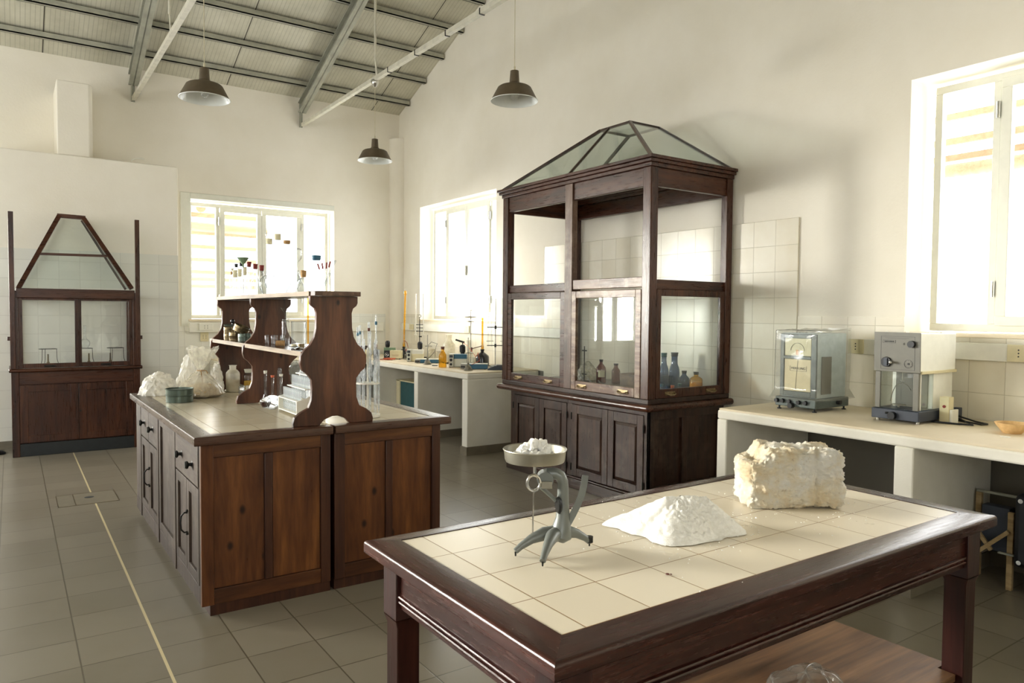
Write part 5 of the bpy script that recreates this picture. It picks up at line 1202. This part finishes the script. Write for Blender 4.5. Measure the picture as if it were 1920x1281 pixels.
wb('edge_strip', 'whiteplastic', (4.335, 4.345, 2.122, 2.128, .952, 1.168))
m = MB(); m.prism([(4.324, 1.170), (4.748, 1.170), (4.748, 1.398), (4.318, 1.402)], 'y', 2.122, 2.388); m.build('upper_housing', 'white_enamel', t, bevel=.004)
m = MB(); m.box(4.330, 4.748, 2.112, 2.122, 1.164, 1.182); m.build('grip_strip', 'cream', t, bevel=.003)
for x, y in ((4.36, 2.34), (4.47, 2.155), (4.62, 2.155), (4.6, 2.34)):
    m = MB(); m.ball((x, y, 1.402), .009, 10); m.build('top_button', 'whiteplastic', t)
m = MB(); m.prism([(4.318, 1.1705), (4.3235, 1.1705), (4.3175, 1.405), (4.312, 1.405)], 'y', 2.118, 2.392); cp = m.build('control_panel', 'panel_grey', t, bevel=.002)
def cpart(name, mat, m): o = m.build(name, mat, t); o.parent = cp; return o
m = MB()
for z0 in (1.185, 1.380): m.box(4.3115-.0055*(z0 < 1.3)*-1-.0005, 4.3125+.005*(z0 < 1.3), 2.150, 2.350, z0, z0+.0012)
for y0 in (2.150, 2.3488): m.prism([(4.3165, 1.185), (4.3175, 1.185), (4.3125, 1.381), (4.3118, 1.381)], 'y', y0, y0+.0012)
cpart('panel_outline', 'ink', m)
m = MB(); m.cyl((4.314, 2.166, 1.338), (4.294, 2.166, 1.338), .0215, .020, 24); cpart('knob', 'black', m)
m = MB(); m.cyl((4.316, 2.315, 1.228), (4.304, 2.315, 1.228), .031, .029, 26); cpart('large_knob', 'black', m)
m = MB(); m.box(4.298, 4.304, 2.304, 2.324, 1.206, 1.250); cpart('knob_scale', 'bluegrey', m)
m = MB(); m.cyl((4.31, 2.282, 1.228), (4.290, 2.278, 1.228), .005, n=10); m.ball((4.288, 2.277, 1.228), .0105, 14); cpart('knob_lever', 'chrome', m)
m = MB(); m.tube([(4.3155, 2.186+.024*math.cos(a), 1.222+.024*math.sin(a)) for a in [k*2*PI/28 for k in range(29)]], .0008, 4); m.cyl((4.317, 2.186, 1.222), (4.3125, 2.186, 1.222), .006, n=12)
for k in range(8): m.ball((4.3152, 2.186+.019*math.cos(k*PI/4), 1.222+.019*math.sin(k*PI/4)), .0014, 6)
cpart('dial_ring', 'ink', m)
m = MB(); m.tube([(4.3125, 2.212-.008*math.cos(a*4*PI/5+1.57), 1.338+.008*math.sin(a*4*PI/5+1.57)) for a in range(6)], .0006, 4); cpart('star_mark', 'ink', m)
o = face_text('SARTORIUS', .0112, t, (4.3122, 2.300, 1.350)); o.parent = cp
m = MB()
for z0 in (1.3415, 1.3580): m.box(4.3118, 4.3128, 2.262, 2.338, z0, z0+.001)
m.box(4.3118, 4.3128, 2.262, 2.263, 1.342, 1.358); m.box(4.3118, 4.3128, 2.337, 2.338, 1.342, 1.358); cpart('logo_frame', 'ink', m)
m = MB(); m.box(4.3118, 4.3126, 2.185, 2.325, 1.3715, 1.3725); m.box(4.3118, 4.3126, 2.200, 2.310, 1.3665, 1.3673); cpart('small_print', 'ink', m)
m = MB(); m.tube([(4.40, 2.262, 1.165), (4.40, 2.262, 1.118)], .002, 6); m.cyl((4.40, 2.262, 1.112), (4.40, 2.262, 1.116), .016, n=16); m.tube([(4.40, 2.268, 1.098), (4.40, 2.262, 1.104), (4.40, 2.300, 1.082), (4.40, 2.318, 1.04), (4.40, 2.330, .985)], .0022, 6); m.tube([(4.40, 2.256, 1.104), (4.40, 2.225, 1.085), (4.40, 2.208, 1.06)], .0022, 6)
m.build('pan_hanger', 'chrome', t)
m = MB(); m.cyl((4.40, 2.28, .966), (4.40, 2.28, .972), .040, n=28); m.cyl((4.40, 2.28, .948), (4.40, 2.28, .967), .006); m.build('weighing_pan', 'pan', t)
wb('chamber_floor', 'bluegrey', (4.336, 4.498, 2.134, 2.376, .948, .952))
m = MB(); m.cyl((4.302, 2.262, .912), (4.278, 2.262, .912), .024, .022, 22); m.build('front_knob', 'black', t)
m = MB(); m.cyl((4.302, 2.29, .925), (4.290, 2.30, .925), .006, n=8); m.build('small_lever', 'black', t)
m = MB(); m.ball((4.740, 2.13, 1.20), .005, 8); m.build('screw', 'chrome', t)
t = thing('power_unit', 'small cream power box with a red button beside the white balance', 'power box', (4.55, 2.06, ZB), 0)
wb('box_body', 'cream', (4.515, 4.575, 2.046, 2.100, ZB+.006, 1.028), bev=.003); wb('box_base', 'whiteplastic', (4.52, 4.60, 2.030, 2.045, ZB+.001, .955), bev=.003)
m = MB(); m.cyl((4.516, 2.072, .972), (4.510, 2.072, .972), .0085, n=16); m.build('red_button', 'redrubber', t)
m = MB(); m.tube([(4.64, 2.06, ZB+.012), (4.62, 1.98, ZB+.006), (4.55, 1.93, ZB+.006), (4.52, 1.99, ZB+.006), (4.50, 2.08, ZB+.006), (4.49, 2.14, ZB+.010)], .0055, 8); m.tube([(4.70, 2.08, ZB+.03), (4.70, 1.98, ZB+.008), (4.66, 1.90, ZB+.006), (4.61, 1.91, ZB+.006), (4.60, 1.99, ZB+.014), (4.66, 2.06, ZB+.02)], .0055, 8)
tag(m.build('power_cable', 'black'), 'coiled black power cord behind the white balance', 'cable')
t = thing('plug', 'dark blue-grey plug block behind the white balance', 'plug', (4.77, 2.11, ZB), 0); wb('plug_body', 'bluegrey', (4.752, 4.80, 2.098, 2.135, ZB+.001, .945))
t = thing('clay_bowl', 'shallow tan bowl at the right edge of the white bench', 'bowl', (4.458, 1.695, ZB))
m = MB(); m.lathe([(0, .001), (.042, .0), (.047, .004), (.082, .052), (.084, .056), (.081, .057), (.045, .010), (0, .008)], (0, 0, 0), 40); part('bowl_body', m, 'clay', t)
t = thing('paper_scrap', 'torn scrap of white paper in front of the tan bowl', 'paper', (4.29, 1.66, ZB)); m = MB(); m.prism([(-.02, -.028), (.014, -.02), (.02, .01), (.004, .03), (-.018, .016)], 'z', 0, .0015); part('scrap', m, 'whiteplastic', t)

# under the right bench, in shadow
t = thing('instrument_case', 'black case with corner bolts under the right bench', 'case', (4.55, 1.47, 0)); ZZ = 0
wb('case_body', 'black', (4.40, 4.74, 1.28, 1.655, .16, .56), bev=.03)
for y in (1.62, 1.315):
    for z in (.195, .525): m = MB(); m.cyl((4.402, y, z), (4.392, y, z), .012, n=12); m.build('bolt', 'chrome', t)
wb('case_stand', 'grey_plastic', (4.46, 4.70, 1.33, 1.60, 0, .16))
t = thing('carpentry_clamp', 'wooden and steel clamp frame beside the black case under the bench', 'frame', (4.58, 1.76, 0))
wb('steel_bar', 'steel_beam', (4.62, 4.64, 1.66, 1.93, .485, .50)); wb('steel_bar', 'steel_beam', (4.44, 4.46, 1.66, 1.74, .205, .215))
wb('wooden_upright', 'palewood', (4.49, 4.515, 1.685, 1.715, .0, .43))
for a, b in (((4.47, 1.70, .33), (4.47, 1.88, .15)), ((4.49, 1.90, .34), (4.49, 1.79, .20))): m = MB(); m.tube([a, b], .014, 4); m.build('diagonal_slat', 'palewood', t)
wb('dark_plate', 'bluegrey', (4.53, 4.60, 1.72, 1.86, .19, .44)); wb('back_leg', 'palewood', (4.615, 4.645, 1.90, 1.93, 0, .485))

# ================================================================== CORNER BENCH INSTRUMENTS
def loc3(x, y): return (x, y, ZB)
def lbox(name, mat, t, *b, bev=.002):
    m = MB()
    for q in b: m.box(*q)
    return part(name, m, mat, t, bevel=bev)
def meter(loc, label, top='meterblue', body='meterwhite'):
    t = thing('laboratory_meter', label, 'meter', loc, UR)
    lbox('front_panel', 'meterwhite', t, (-.105, -.050, -.02, .10, .006, .155)); lbox('case', body, t, (-.049, .10, .0, .12, .006, .098)); lbox('lid', top, t, (-.049, .10, .0, .12, .098, .150)); 
    for x, z, r in ((-.078, .035, .014), (-.078, .085, .016)): m = MB(); m.cyl((x, -.021, z), (x, -.033, z), r, n=14); part('knob', m, 'black', t)
    lbox('display', 'bluegrey', t, (-.098, -.058, -.0225, -.0205, .112, .142), bev=0)
    for x, y in ((-.09, 0), (.08, .10), (-.09, .09), (.08, .01)): lbox('foot', 'black', t, (x-.008, x+.008, y-.008, y+.008, 0, .006), bev=0)
    return t
def stirrer(loc, label, w, h):
    t = thing('magnetic_stirrer', label, 'stirrer', loc, UR, 'blue stirrer plates on the corner bench')
    lbox('case', 'meterblue', t, (-w*.28, w*.5, -.09, .09, .004, h)); lbox('control_end', 'grey_plastic', t, (-w*.5, -w*.285, -.09, .09, .004, h)); lbox('plate', 'whiteplastic', t, (-w*.5, w*.5, -.085, .085, h+.0005, h+.004))
    for k in (-.46, -.40, -.34): m = MB(); m.cyl((w*k, -.091, h*.5), (w*k, -.099, h*.5), .009, n=12); part('knob', m, 'black', t)
    for x, y in ((-.4*w, -.07), (.4*w, -.07), (-.4*w, .07), (.4*w, .07)): lbox('foot', 'black', t, (x-.01, x+.01, y-.01, y+.01, 0, .004), bev=0)
    return t
def retort(loc, label, h, rings=()):
    t = thing('stand', label, 'stand', loc, 0)
    m = MB(); m.lathe([(0, 0), (.047, 0), (.048, .006), (.043, .022), (.036, .024), (.034, .040), (.018, .056), (.012, .058), (.012, .085), (0, .086)], (0, 0, 0), 24); part('domed_base', m, 'lead', t)
    m = MB(); m.cyl((0, 0, .08), (0, 0, h), .0052, n=10); part('rod', m, 'chrome', t)
    for z in rings:
        m = MB(); m.tube([u0 @ Vector((-.03, 0, z)), u0 @ Vector((.0, -.012, z+.004)), u0 @ Vector((.055, 0, z))], .006, 8); m.cyl((0, 0, z-.014), (0, 0, z+.014), .012); part('clamp', m, 'chrome', t)
    return t
def burette(x, y, z0, z1, label, mat='glass', r=.0065, grp=None, parent=None):
    t = thing('burette', label, 'burette', (x, y, z0), 0, grp)
    m = MB(); h = z1-z0; m.lathe([(0, 0), (.002, .001), (.0035, h*.10), (r, h*.14), (r, h*.985), (r*1.5, h), (r, h*.995)], (0, 0, 0), 12); part('tube', m, mat, t)
    m = MB(); m.cyl(u0 @ Vector((-.02, 0, h*.12)), u0 @ Vector((.02, 0, h*.12)), .006, n=10); part('tap', m, 'whiteplastic', t); return t
def cyl_el(loc, label, h=.115, r=.026, z=0, par=None):
    t = thing('electrode_holder', label, 'electrode holder', (loc[0], loc[1], z), 0)
    m = MB(); m.lathe([(0, 0), (r*.85, 0), (r*.85, h*.62), (r*1.1, h*.66), (r*1.15, h*.92), (r*.7, h), (0, h)], (0, 0, 0), 18); part('holder_body', m, 'black', t); return t
meter(loc3(4.255, 8.36), 'pale laboratory meter near the corner, left of the first blue plate', 'whiteplastic', 'cream')
stirrer(loc3(4.30, 8.10), 'blue stirrer plate nearer the corner, behind the first grey domed base', .30, .045)
meter(loc3(4.245, 7.26), 'blue and white laboratory meter between the amber bottle and blue plate', 'meterblue', 'meterwhite')
stirrer(loc3(4.30, 6.985), 'blue stirrer plate nearest the fume hood', .30, .055)
retort(loc3(4.155, 7.835), 'grey domed base with thin rod in front of the first blue plate', .36, (.22,))
retort(loc3(4.105, 6.800), 'grey domed base with thin rod in front of the plate nearest the hood', .36, (.19,))
for (x, y, b, lb) in ((4.42, 8.22, 'glass', 'clear glass beaker beside the pale meter'), (4.36, 7.17, 'glass_haze', 'tall clear beaker beside the blue and white meter')): beaker(lb, (x, y, ZB), .115, .045, b)
jar('amber glass bottle with red-brown stopper at the bench front', loc3(4.085, 7.335), .215, .045, .018, 'amber', 'brownrubber', .028, shoulder=.6)
jar('big translucent jug with a pale cap against the tiles', loc3(4.66, 8.20), .315, .080, .032, 'pe_soft', 'pe_soft', .03, shoulder=.62, name='plastic_jug')
jar('medium translucent jug right of the tall stand', loc3(4.75, 7.86), .262, .048, .024, 'pe_soft', 'pe_soft', .024, shoulder=.6, name='plastic_jug')
for i, (x, y, h, r) in enumerate(((4.55, 8.45, .15, .052), (4.60, 8.33, .12, .046))): jar(['squat translucent tub behind the first blue plate, taller one', 'squat translucent tub behind the first blue plate, shorter one'][i], loc3(x, y), h, r, r*.8, 'pe_soft', 'pe_soft', .012, shoulder=.85, name='plastic_jug')
cyl_el((4.48, 8.66), 'black cylindrical electrode holder near the clamp stand', .24, .030, ZB)
cyl_el((4.46, 7.52), 'black cylindrical holder under the slanting black arm', .245, .032, ZB)
t = thing('swing_arm', 'slanting black swing arm above the black holder', 'arm', (4.46, 7.52, ZB+.2455), 0); m = MB(); m.tube([u0 @ Vector((0, 0, 0)), u0 @ Vector((0, 0, .028))], .006, 6); m.tube([u0 @ Vector((-.085, 0, .060)), u0 @ Vector((.022, 0, .028))], .011, 6); part('arm_bar', m, 'black', t)
# dark bottles with amber burettes
t = jar('big dark bottle carrying an amber automatic burette, near the hood', loc3(4.62, 7.33), .185, .082, .020, 'black_glass', 'black', .016, shoulder=.55); add(t, 'label', 'paper', [(.0828, .04), (.0828, .085)], n=40) if False else None
t = thing('automatic_burette', 'tall amber burette standing in the big dark bottle', 'burette', (4.62, 7.33, ZB+.198), 0)
m = MB(); m.lathe([(0, 0), (.016, .001), (.017, .03), (.011, .06), (.011, .365), (.013, .37), (.009, .372)], (0, 0, 0), 16); part('tube', m, 'amber', t)
m = MB(); m.tube([u0 @ Vector((0, 0, .04)), u0 @ Vector((-.06, 0, .022)), u0 @ Vector((-.125, 0, .004))], .005, 6); m.cyl(u0 @ Vector((-.128, 0, -.03)), u0 @ Vector((-.128, 0, .02)), .010, n=10); part('side_arm', m, 'brownrubber', t)
t = jar('dark bottle in the corner carrying the leaning amber burette', loc3(4.42, 9.02), .15, .062, .018, 'black_glass', 'black', .014, shoulder=.6)
t = thing('automatic_burette', 'very tall amber burette leaning slightly in the corner', 'burette', (4.42, 9.02, ZB+.1605), 0)
m = MB(); m.lathe([(0, 0), (.016, .001), (.018, .03), (.012, .07), (.0115, .70), (.019, .715), (.019, .745), (.010, .765)], (0, 0, 0), 16, (.022, -.014, 1)); part('tube', m, 'amber', t)
m = MB(); m.tube([u0 @ Vector((0, 0, .08)), u0 @ Vector((.04, 0, .06)), u0 @ Vector((.06, 0, -.02))], .004, 6); part('red_tubing', m, 'redrubber', t)
t = jar('dark squat bottle at the far left end of the corner bench', loc3(4.06, 9.13), .150, .038, .014, 'black_glass', 'brownrubber', .045, shoulder=.68)
t = thing('laboratory_meter', 'cream and black meter with a round dial in the corner', 'meter', loc3(4.21, 8.93), UR)
lbox('black_panel', 'black', t, (-.105, -.030, -.05, .07, .008, .115)); lbox('case', 'cream', t, (-.029, .125, -.05, .07, .012, .118)); lbox('green_back', 'metergreen', t, (-.13, .02, .071, .14, .0, .150)); 
m = MB(); m.tube([(-.068+.022*math.cos(a), -.0525, .065+.022*math.sin(a)) for a in [k*2*PI/20 for k in range(21)]], .003, 5); m.cyl((-.068, -.05, .065), (-.068, -.062, .065), .009, n=12); part('dial', m, 'chrome', t)
lbox('red_print', 'redrubber', t, (.0, .09, -.0512, -.0502, .058, .061), (.0, .085, -.0512, -.0502, .044, .047), bev=0)
for x in (-.09, .10): lbox('foot', 'black', t, (x-.012, x+.012, -.04, .06, 0, .011), bev=0)
t = thing('rubber_tubing', 'tangle of orange rubber tubing in front of the cream meter', 'tubing', loc3(4.10, 8.78), 0)
m = MB(); random.seed(5); pts = [Vector((.10*math.cos(k*1.9)*random.uniform(.3, 1), .07*math.sin(k*1.9)*random.uniform(.3, 1), .010+.008*(k % 3))) for k in range(16)]; m.tube(pts, .0065, 6); m.tube([(-.17, .1, .006), (-.08, .03, .006), (0, 0, .008)], .004, 6); part('tube', m, 'orange', t)
erlen('tall clear conical flask beside the leaning amber burette', loc3(4.53, 9.23), .225, .055, .012, 'brownrubber', .018)
erlen('small conical flask with red stopper in front of the dark corner bottle', loc3(4.30, 8.70), .125, .034, .011, 'redrubber', .022)
cyl_el((4.30, 9.28), 'black cylindrical electrode holder at the back of the corner', .235, .028, ZB)
# clamp stands with burettes
t = thing('clamp_stand', 'black clamp stand with a hook top and three cross bars', 'stand', loc3(4.66, 9.02), 0)
lbox('base_plate', 'iron', t, (-.09, .09, -.06, .06, 0, .012)); m = MB(); m.cyl((0, 0, .012), (0, 0, .54), .006, n=10); m.tube([(0, 0, .54), (-.004, 0, .56)] + [tuple(u0 @ Vector((.018*math.cos(a), 0, .578+.018*math.sin(a)))) for a in [-2.0+k*4.6/10 for k in range(11)]], .004, 6); part('rod', m, 'iron', t)
for z in (.46, .415, .37): m = MB(); m.cyl(u0 @ Vector((-.060, 0, z)), u0 @ Vector((.060, 0, z)), .0045, n=8); m.ball(u0 @ Vector((-.04, 0, z)), .008, 8); m.ball(u0 @ Vector((.04, 0, z)), .008, 8); part('cross_bar', m, 'iron', t)
m = MB(); m.cyl(u0 @ Vector((-.01, 0, .295)), u0 @ Vector((.03, 0, .295)), .009, n=8); part('boss_head', m, 'iron', t)
for s_ in (-1, 1):
    q = u0 @ Vector((s_*.052, -.012, 0)); burette(4.66+q.x, 9.02+q.y, ZB+.24, ZB+.885, 'white-backed burette on the hooked black clamp stand, %s one' % ('left' if s_ < 0 else 'right'), 'whiteplastic', .008, 'burettes on the hooked clamp stand')
t = thing('clamp_stand', 'tall grey clamp stand in front of the middle window', 'stand', loc3(4.66, 7.66), 0)
lbox('base_plate', 'lead', t, (-.08, .08, -.06, .06, 0, .012)); m = MB(); m.cyl((0, 0, .012), (0, 0, .66), .0065, n=10); part('rod', m, 'chrome', t)
for z, w in ((.575, .075), (.52, .04)): m = MB(); m.tube([u0 @ Vector((-w, 0, z)), u0 @ Vector((-.01, 0, z+.004)), u0 @ Vector((w, 0, z))], [.004, .010, .004], 8); part('cross_bar', m, 'chrome', t)
burette(4.655, 7.635, ZB+.60, ZB+1.10, 'clear burette held upright on the tall grey stand', 'glass', .007)
t = thing('clamp_stand', 'grey clamp stand beside the big dark bottle, by the hood', 'stand', loc3(4.72, 7.20), 0)
lbox('base_plate', 'lead', t, (-.09, .09, -.06, .06, 0, .012)); m = MB(); m.cyl((0, 0, .012), (0, 0, .80), .0065, n=10); part('rod', m, 'chrome', t)
for z in (.46, .245): m = MB(); m.cyl(u0 @ Vector((-.10, 0, z)), u0 @ Vector((.12, 0, z)), .005, n=8); m.cyl((0, 0, z-.02), (0, 0, z+.02), .012); part('cross_bar', m, 'iron', t)
for u, lb in ((-.085, 'left'), (-.045, 'middle'), (.075, 'right')):
    q = u0 @ Vector((u, -.014, 0)); burette(4.72+q.x, 7.20+q.y, ZB+.23, ZB+.80, 'clear burette on the stand by the hood, %s of three' % lb, 'glass_haze', .008, 'burettes on the stand by the hood')
t = thing('digital_scale', 'flat dark grey digital scale at the near end of the corner bench', 'scale', loc3(4.45, 6.76), UR)
m = MB(); m.prism([(-.10, 0), (.12, 0), (.12, .045), (-.02, .045), (-.095, .012)], 'y', -.09, .11); part('case', m, 'bluegrey', t, bevel=.004); lbox('weighing_plate', 'black', t, (.0, .115, -.075, .095, .046, .053)); 
lbox('display', 'grey_plastic', t, (-.068, -.035, -.02, .06, .030, .040), bev=0)
m = MB(); m.tube([(0, 0, .006), (.06, .05, .02), (.02, .10, .012), (-.06, .05, .03), (-.03, -.03, .012), (.05, .0, .045), (.09, .08, .02), (.0, .12, .008)], .005, 6); o = m.build('power_cable', 'black'); o.location = loc3(4.37, 7.72); tag(o, 'loop of black cable between the two blue plates', 'cable')
t = thing('rubber_pad', 'small flat black pad lying on the corner bench', 'pad', loc3(4.12, 7.58), UR); lbox('pad', 'black', t, (-.035, .03, -.02, .02, 0, .008))
m = MB(); m.tube([(4.15, 7.83, ZB+.22), (4.22, 7.86, ZB+.27), (4.29, 7.84, ZB+.25), (4.27, 7.88, ZB+.14), (4.18, 7.88, ZB+.06)], .0035, 6); tag(m.build('electric_lead', 'black'), 'thin black lead looping from the first thin rod', 'cable')
m = MB(); m.tube([(4.46, 7.50, ZB+.27), (4.40, 7.30, ZB+.24), (4.33, 7.0, ZB+.13), (4.25, 6.83, ZB+.19), (4.25, 6.80, ZB+.10), (4.16, 6.82, ZB+.06)], .0032, 6); tag(m.build('electric_lead', 'orange'), 'thin red lead drooping from the slanting arm to the stand', 'cable')
# long dark box and cream tins at the back of the corner (seen through the pipettes)
t = thing('wooden_tray', 'long dark wooden tray at the back of the corner bench', 'tray', loc3(3.86, 9.72), 0); lbox('tray_body', 'dark_y', t, (-.36, .34, -.08, .08, .10, .15)); lbox('cream_boxes', 'cream', t, (-.35, .33, -.07, .07, .0, .099))

# ================================================================== INSIDE THE LARGE FUME HOOD
ZH = .8585
jar('brown glass bottle with a paper label, left of two in the large hood', (4.52, 5.10, ZH), .205, .046, .015, 'brown_glass', 'black', .018, lab=(.28, .58, 0), shoulder=.62)
jar('brown glass bottle with flat stopper, right of two in the large hood', (4.60, 4.985, ZH), .175, .040, .018, 'brown_glass', 'black', .014, shoulder=.62)
jar('orange-brown bottle with dark ground stopper at the right of the hood', (4.56, 3.995, ZH), .165, .052, .018, 'amber', 'black', .020, shoulder=.70, liq=('clay', .6))
jar('dark blue-black reagent bottle left of the orange-brown one', (4.58, 4.14, ZH), .165, .045, .018, 'blue_glass', 'black', .018, shoulder=.62)
jar('tall clouded blue wash bottle in the hood corner', (4.42, 4.215, ZH), .30, .040, .020, 'blue_glass', 'teal', .03, shoulder=.55)
jar('tall clouded grey bottle at the back of the hood corner', (4.70, 4.36, ZH), .29, .045, .026, 'blue_glass', 'bluegrey', .03, shoulder=.5)
for i, (x, y, h, st, lb) in enumerate(((4.42, 4.04, .075, 'teal', 'tiny jar with teal cap in front of the dark bottle'), (4.36, 4.00, .045, 'meterblue', 'lowest tiny jar with pale blue cap by the orange bottle'), (4.37, 4.07, .06, 'orange', 'tiny jar with an orange label in the hood'), (4.38, 4.20, .06, 'meterblue', 'small jar with blue cap at the left of the little jars'))):
    jar(lb, (x, y, ZH), h, .018, .013, 'glass_haze' if i != 2 else 'orange', st, .018, shoulder=.8)
t = thing('clamp_stand', 'thin clamp stand inside the large hood', 'stand', (4.40, 5.20, ZH)); lbox('base_plate', 'iron', t, (-.06, .06, -.05, .05, 0, .012)); m = MB(); m.cyl((0, 0, .012), (0, 0, .34), .005, n=8); part('rod', m, 'iron', t)
for z in (.08, .30): m = MB(); m.cyl((0, -.03, z), (0, .03, z), .006, n=8); part('clamp', m, 'iron', t)
for i, (a, b) in enumerate((((4.20, 4.83, .004), (4.36, 5.12, .06)), ((4.16, 4.88, .004), (4.22, 5.10, .16)), ((4.24, 4.75, .004), (4.40, 5.0, .03)))):
    m = MB(); m.cyl((a[0], a[1], ZH+a[2]+.005), (b[0], b[1], ZH+b[2]+.005), .007, n=10); tag(m.build('glass_tube', 'glass_haze'), ['low glass tube lying at the left of the middle sash', 'steep glass tube leaning in the middle of the hood', 'short glass tube lying nearest the sash'][i], 'tube', 'glass tubes on the hood floor')
blob('plastic_wrap', M['bagfilm'], None, (4.66, 5.45, ZH), (.12, .10, .16), 4, .25, 2.2, 4, True, False); tag(bpy.data.objects['plastic_wrap'], 'pale crumpled wrapped bundle inside the left half of the hood', 'bundle')
t = thing('wooden_box', 'low plain box behind the middle sash of the hood', 'box', (4.62, 4.62, ZH)); lbox('box_body', 'shelf_board', t, (-.12, .12, -.20, .20, 0, .10)); lbox('box_lid', 'shelf_board', t, (-.125, .125, -.205, .205, .101, .112))

# ================================================================== INSIDE THE SMALL FUME HOOD
ZS = .8985
def tripod(x, y, lb):
    t = thing('wire_tripod', lb, 'tripod', (x, y, ZS), 0, 'wire tripods in the small fume hood')
    w, h = .082, .185
    for a in (PI/2+.3, PI/2+.3+2*PI/3, PI/2+.3+4*PI/3):
        m = MB(); c, s_ = math.cos(a), math.sin(a); m.tube([(w*.95*c, w*.95*s_, h), (w*1.0*c, w*1.0*s_, h*.4), (w*1.25*c, w*1.25*s_, 0.003)], .003, 6); part('leg', m, 'iron', t)
    m = MB(); m.tube([(w*math.cos(k*2*PI/24), w*math.sin(k*2*PI/24), h) for k in range(25)], .003, 6); part('ring', m, 'iron', t); return t
for x, lb in ((.325, 'leftmost wire tripod behind the left pane of the small hood'), (.655, 'middle wire tripod, behind the centre bar of the small hood'), (.955, 'rightmost wire tripod in the small hood')): tripod(x, 9.13, lb)
for x, lb in ((.325, 'brass burner under the leftmost tripod'), (.70, 'brass burner under the middle tripod'), (.905, 'brass burner under the rightmost tripod')):
    t = thing('gas_burner', lb, 'burner', (x, 9.13, ZS), 0, 'brass burners in the small fume hood'); m = MB(); m.lathe([(0, 0), (.030, 0), (.032, .008), (.012, .016), (.010, .03), (.015, .034), (.015, .045), (.008, .05), (.007, .125), (.009, .13), (0, .13)], (0, 0, 0), 18); m.cyl((0, 0, .02), (.045, 0, .012), .004, n=8); part('burner_body', m, 'brass_tin', t)
t = volflask('round glass flask with long neck resting on the middle tripod', (.665, 9.13, ZS+.189), .245, .050, .011, name='round_flask')
for x, r_ in ((.50, .05), (.80, .05)):
    m = MB(); m.lathe([(0, 0), (r_*.8, 0), (r_, .012), (r_*.97, .012), (r_*.78, .003), (0, .003)], (x, 9.06, ZS), 20); tag(m.build('flat_dish', 'clay'), ['shallow tan dish left of the middle tripod', 'shallow tan dish right of the middle tripod'][x > .6], 'dish')

# ================================================================== FLOOR DETAILS
t = thing('floor_hatch', 'rectangular inspection hatch framed in brass in the floor tiles', 'hatch', (.48, 6.65, 0))
for b in ((.277, .69, 6.445, 6.450), (.277, .69, 6.842, 6.847), (.277, .282, 6.45, 6.842), (.685, .69, 6.45, 6.842), (.392, .397, 6.45, 6.842)):
    m = MB(); m.box(*b, .0002, .0020); m.build('hatch_frame', 'brass_tin', t)
m = MB(); m.box(.282, .685, 6.45, 6.842, .0001, .0016); m.build('hatch_cover', 'skirt', t)
m = MB(); m.lathe([(0, 0), (.035, .0005), (.03, .002), (0, .003)], (.50, 6.68, 0.0016), 12); m.build('lift_hole', 'ink', t)
m = MB(); m.lathe([(0, 0), (.09, 0), (.095, .008), (.07, .03), (.02, .045), (0, .046)], (-.15, 9.20, 0), 26); tag(m.build('black_stand', 'black'), 'black rounded base on the floor at the far left edge', 'stand base')

t = thing('automatic_burette', 'amber burette on the back bench under the back window, seen through the rack', 'burette', (3.34, 9.75, ZB), 0)
m = MB(); m.lathe([(0, 0), (.045, 0), (.045, .012), (.012, .02), (.012, .10), (.017, .13), (.012, .17), (.012, .88), (.016, .90), (.010, .91)], (0, 0, 0), 16); part('tube', m, 'amber', t)
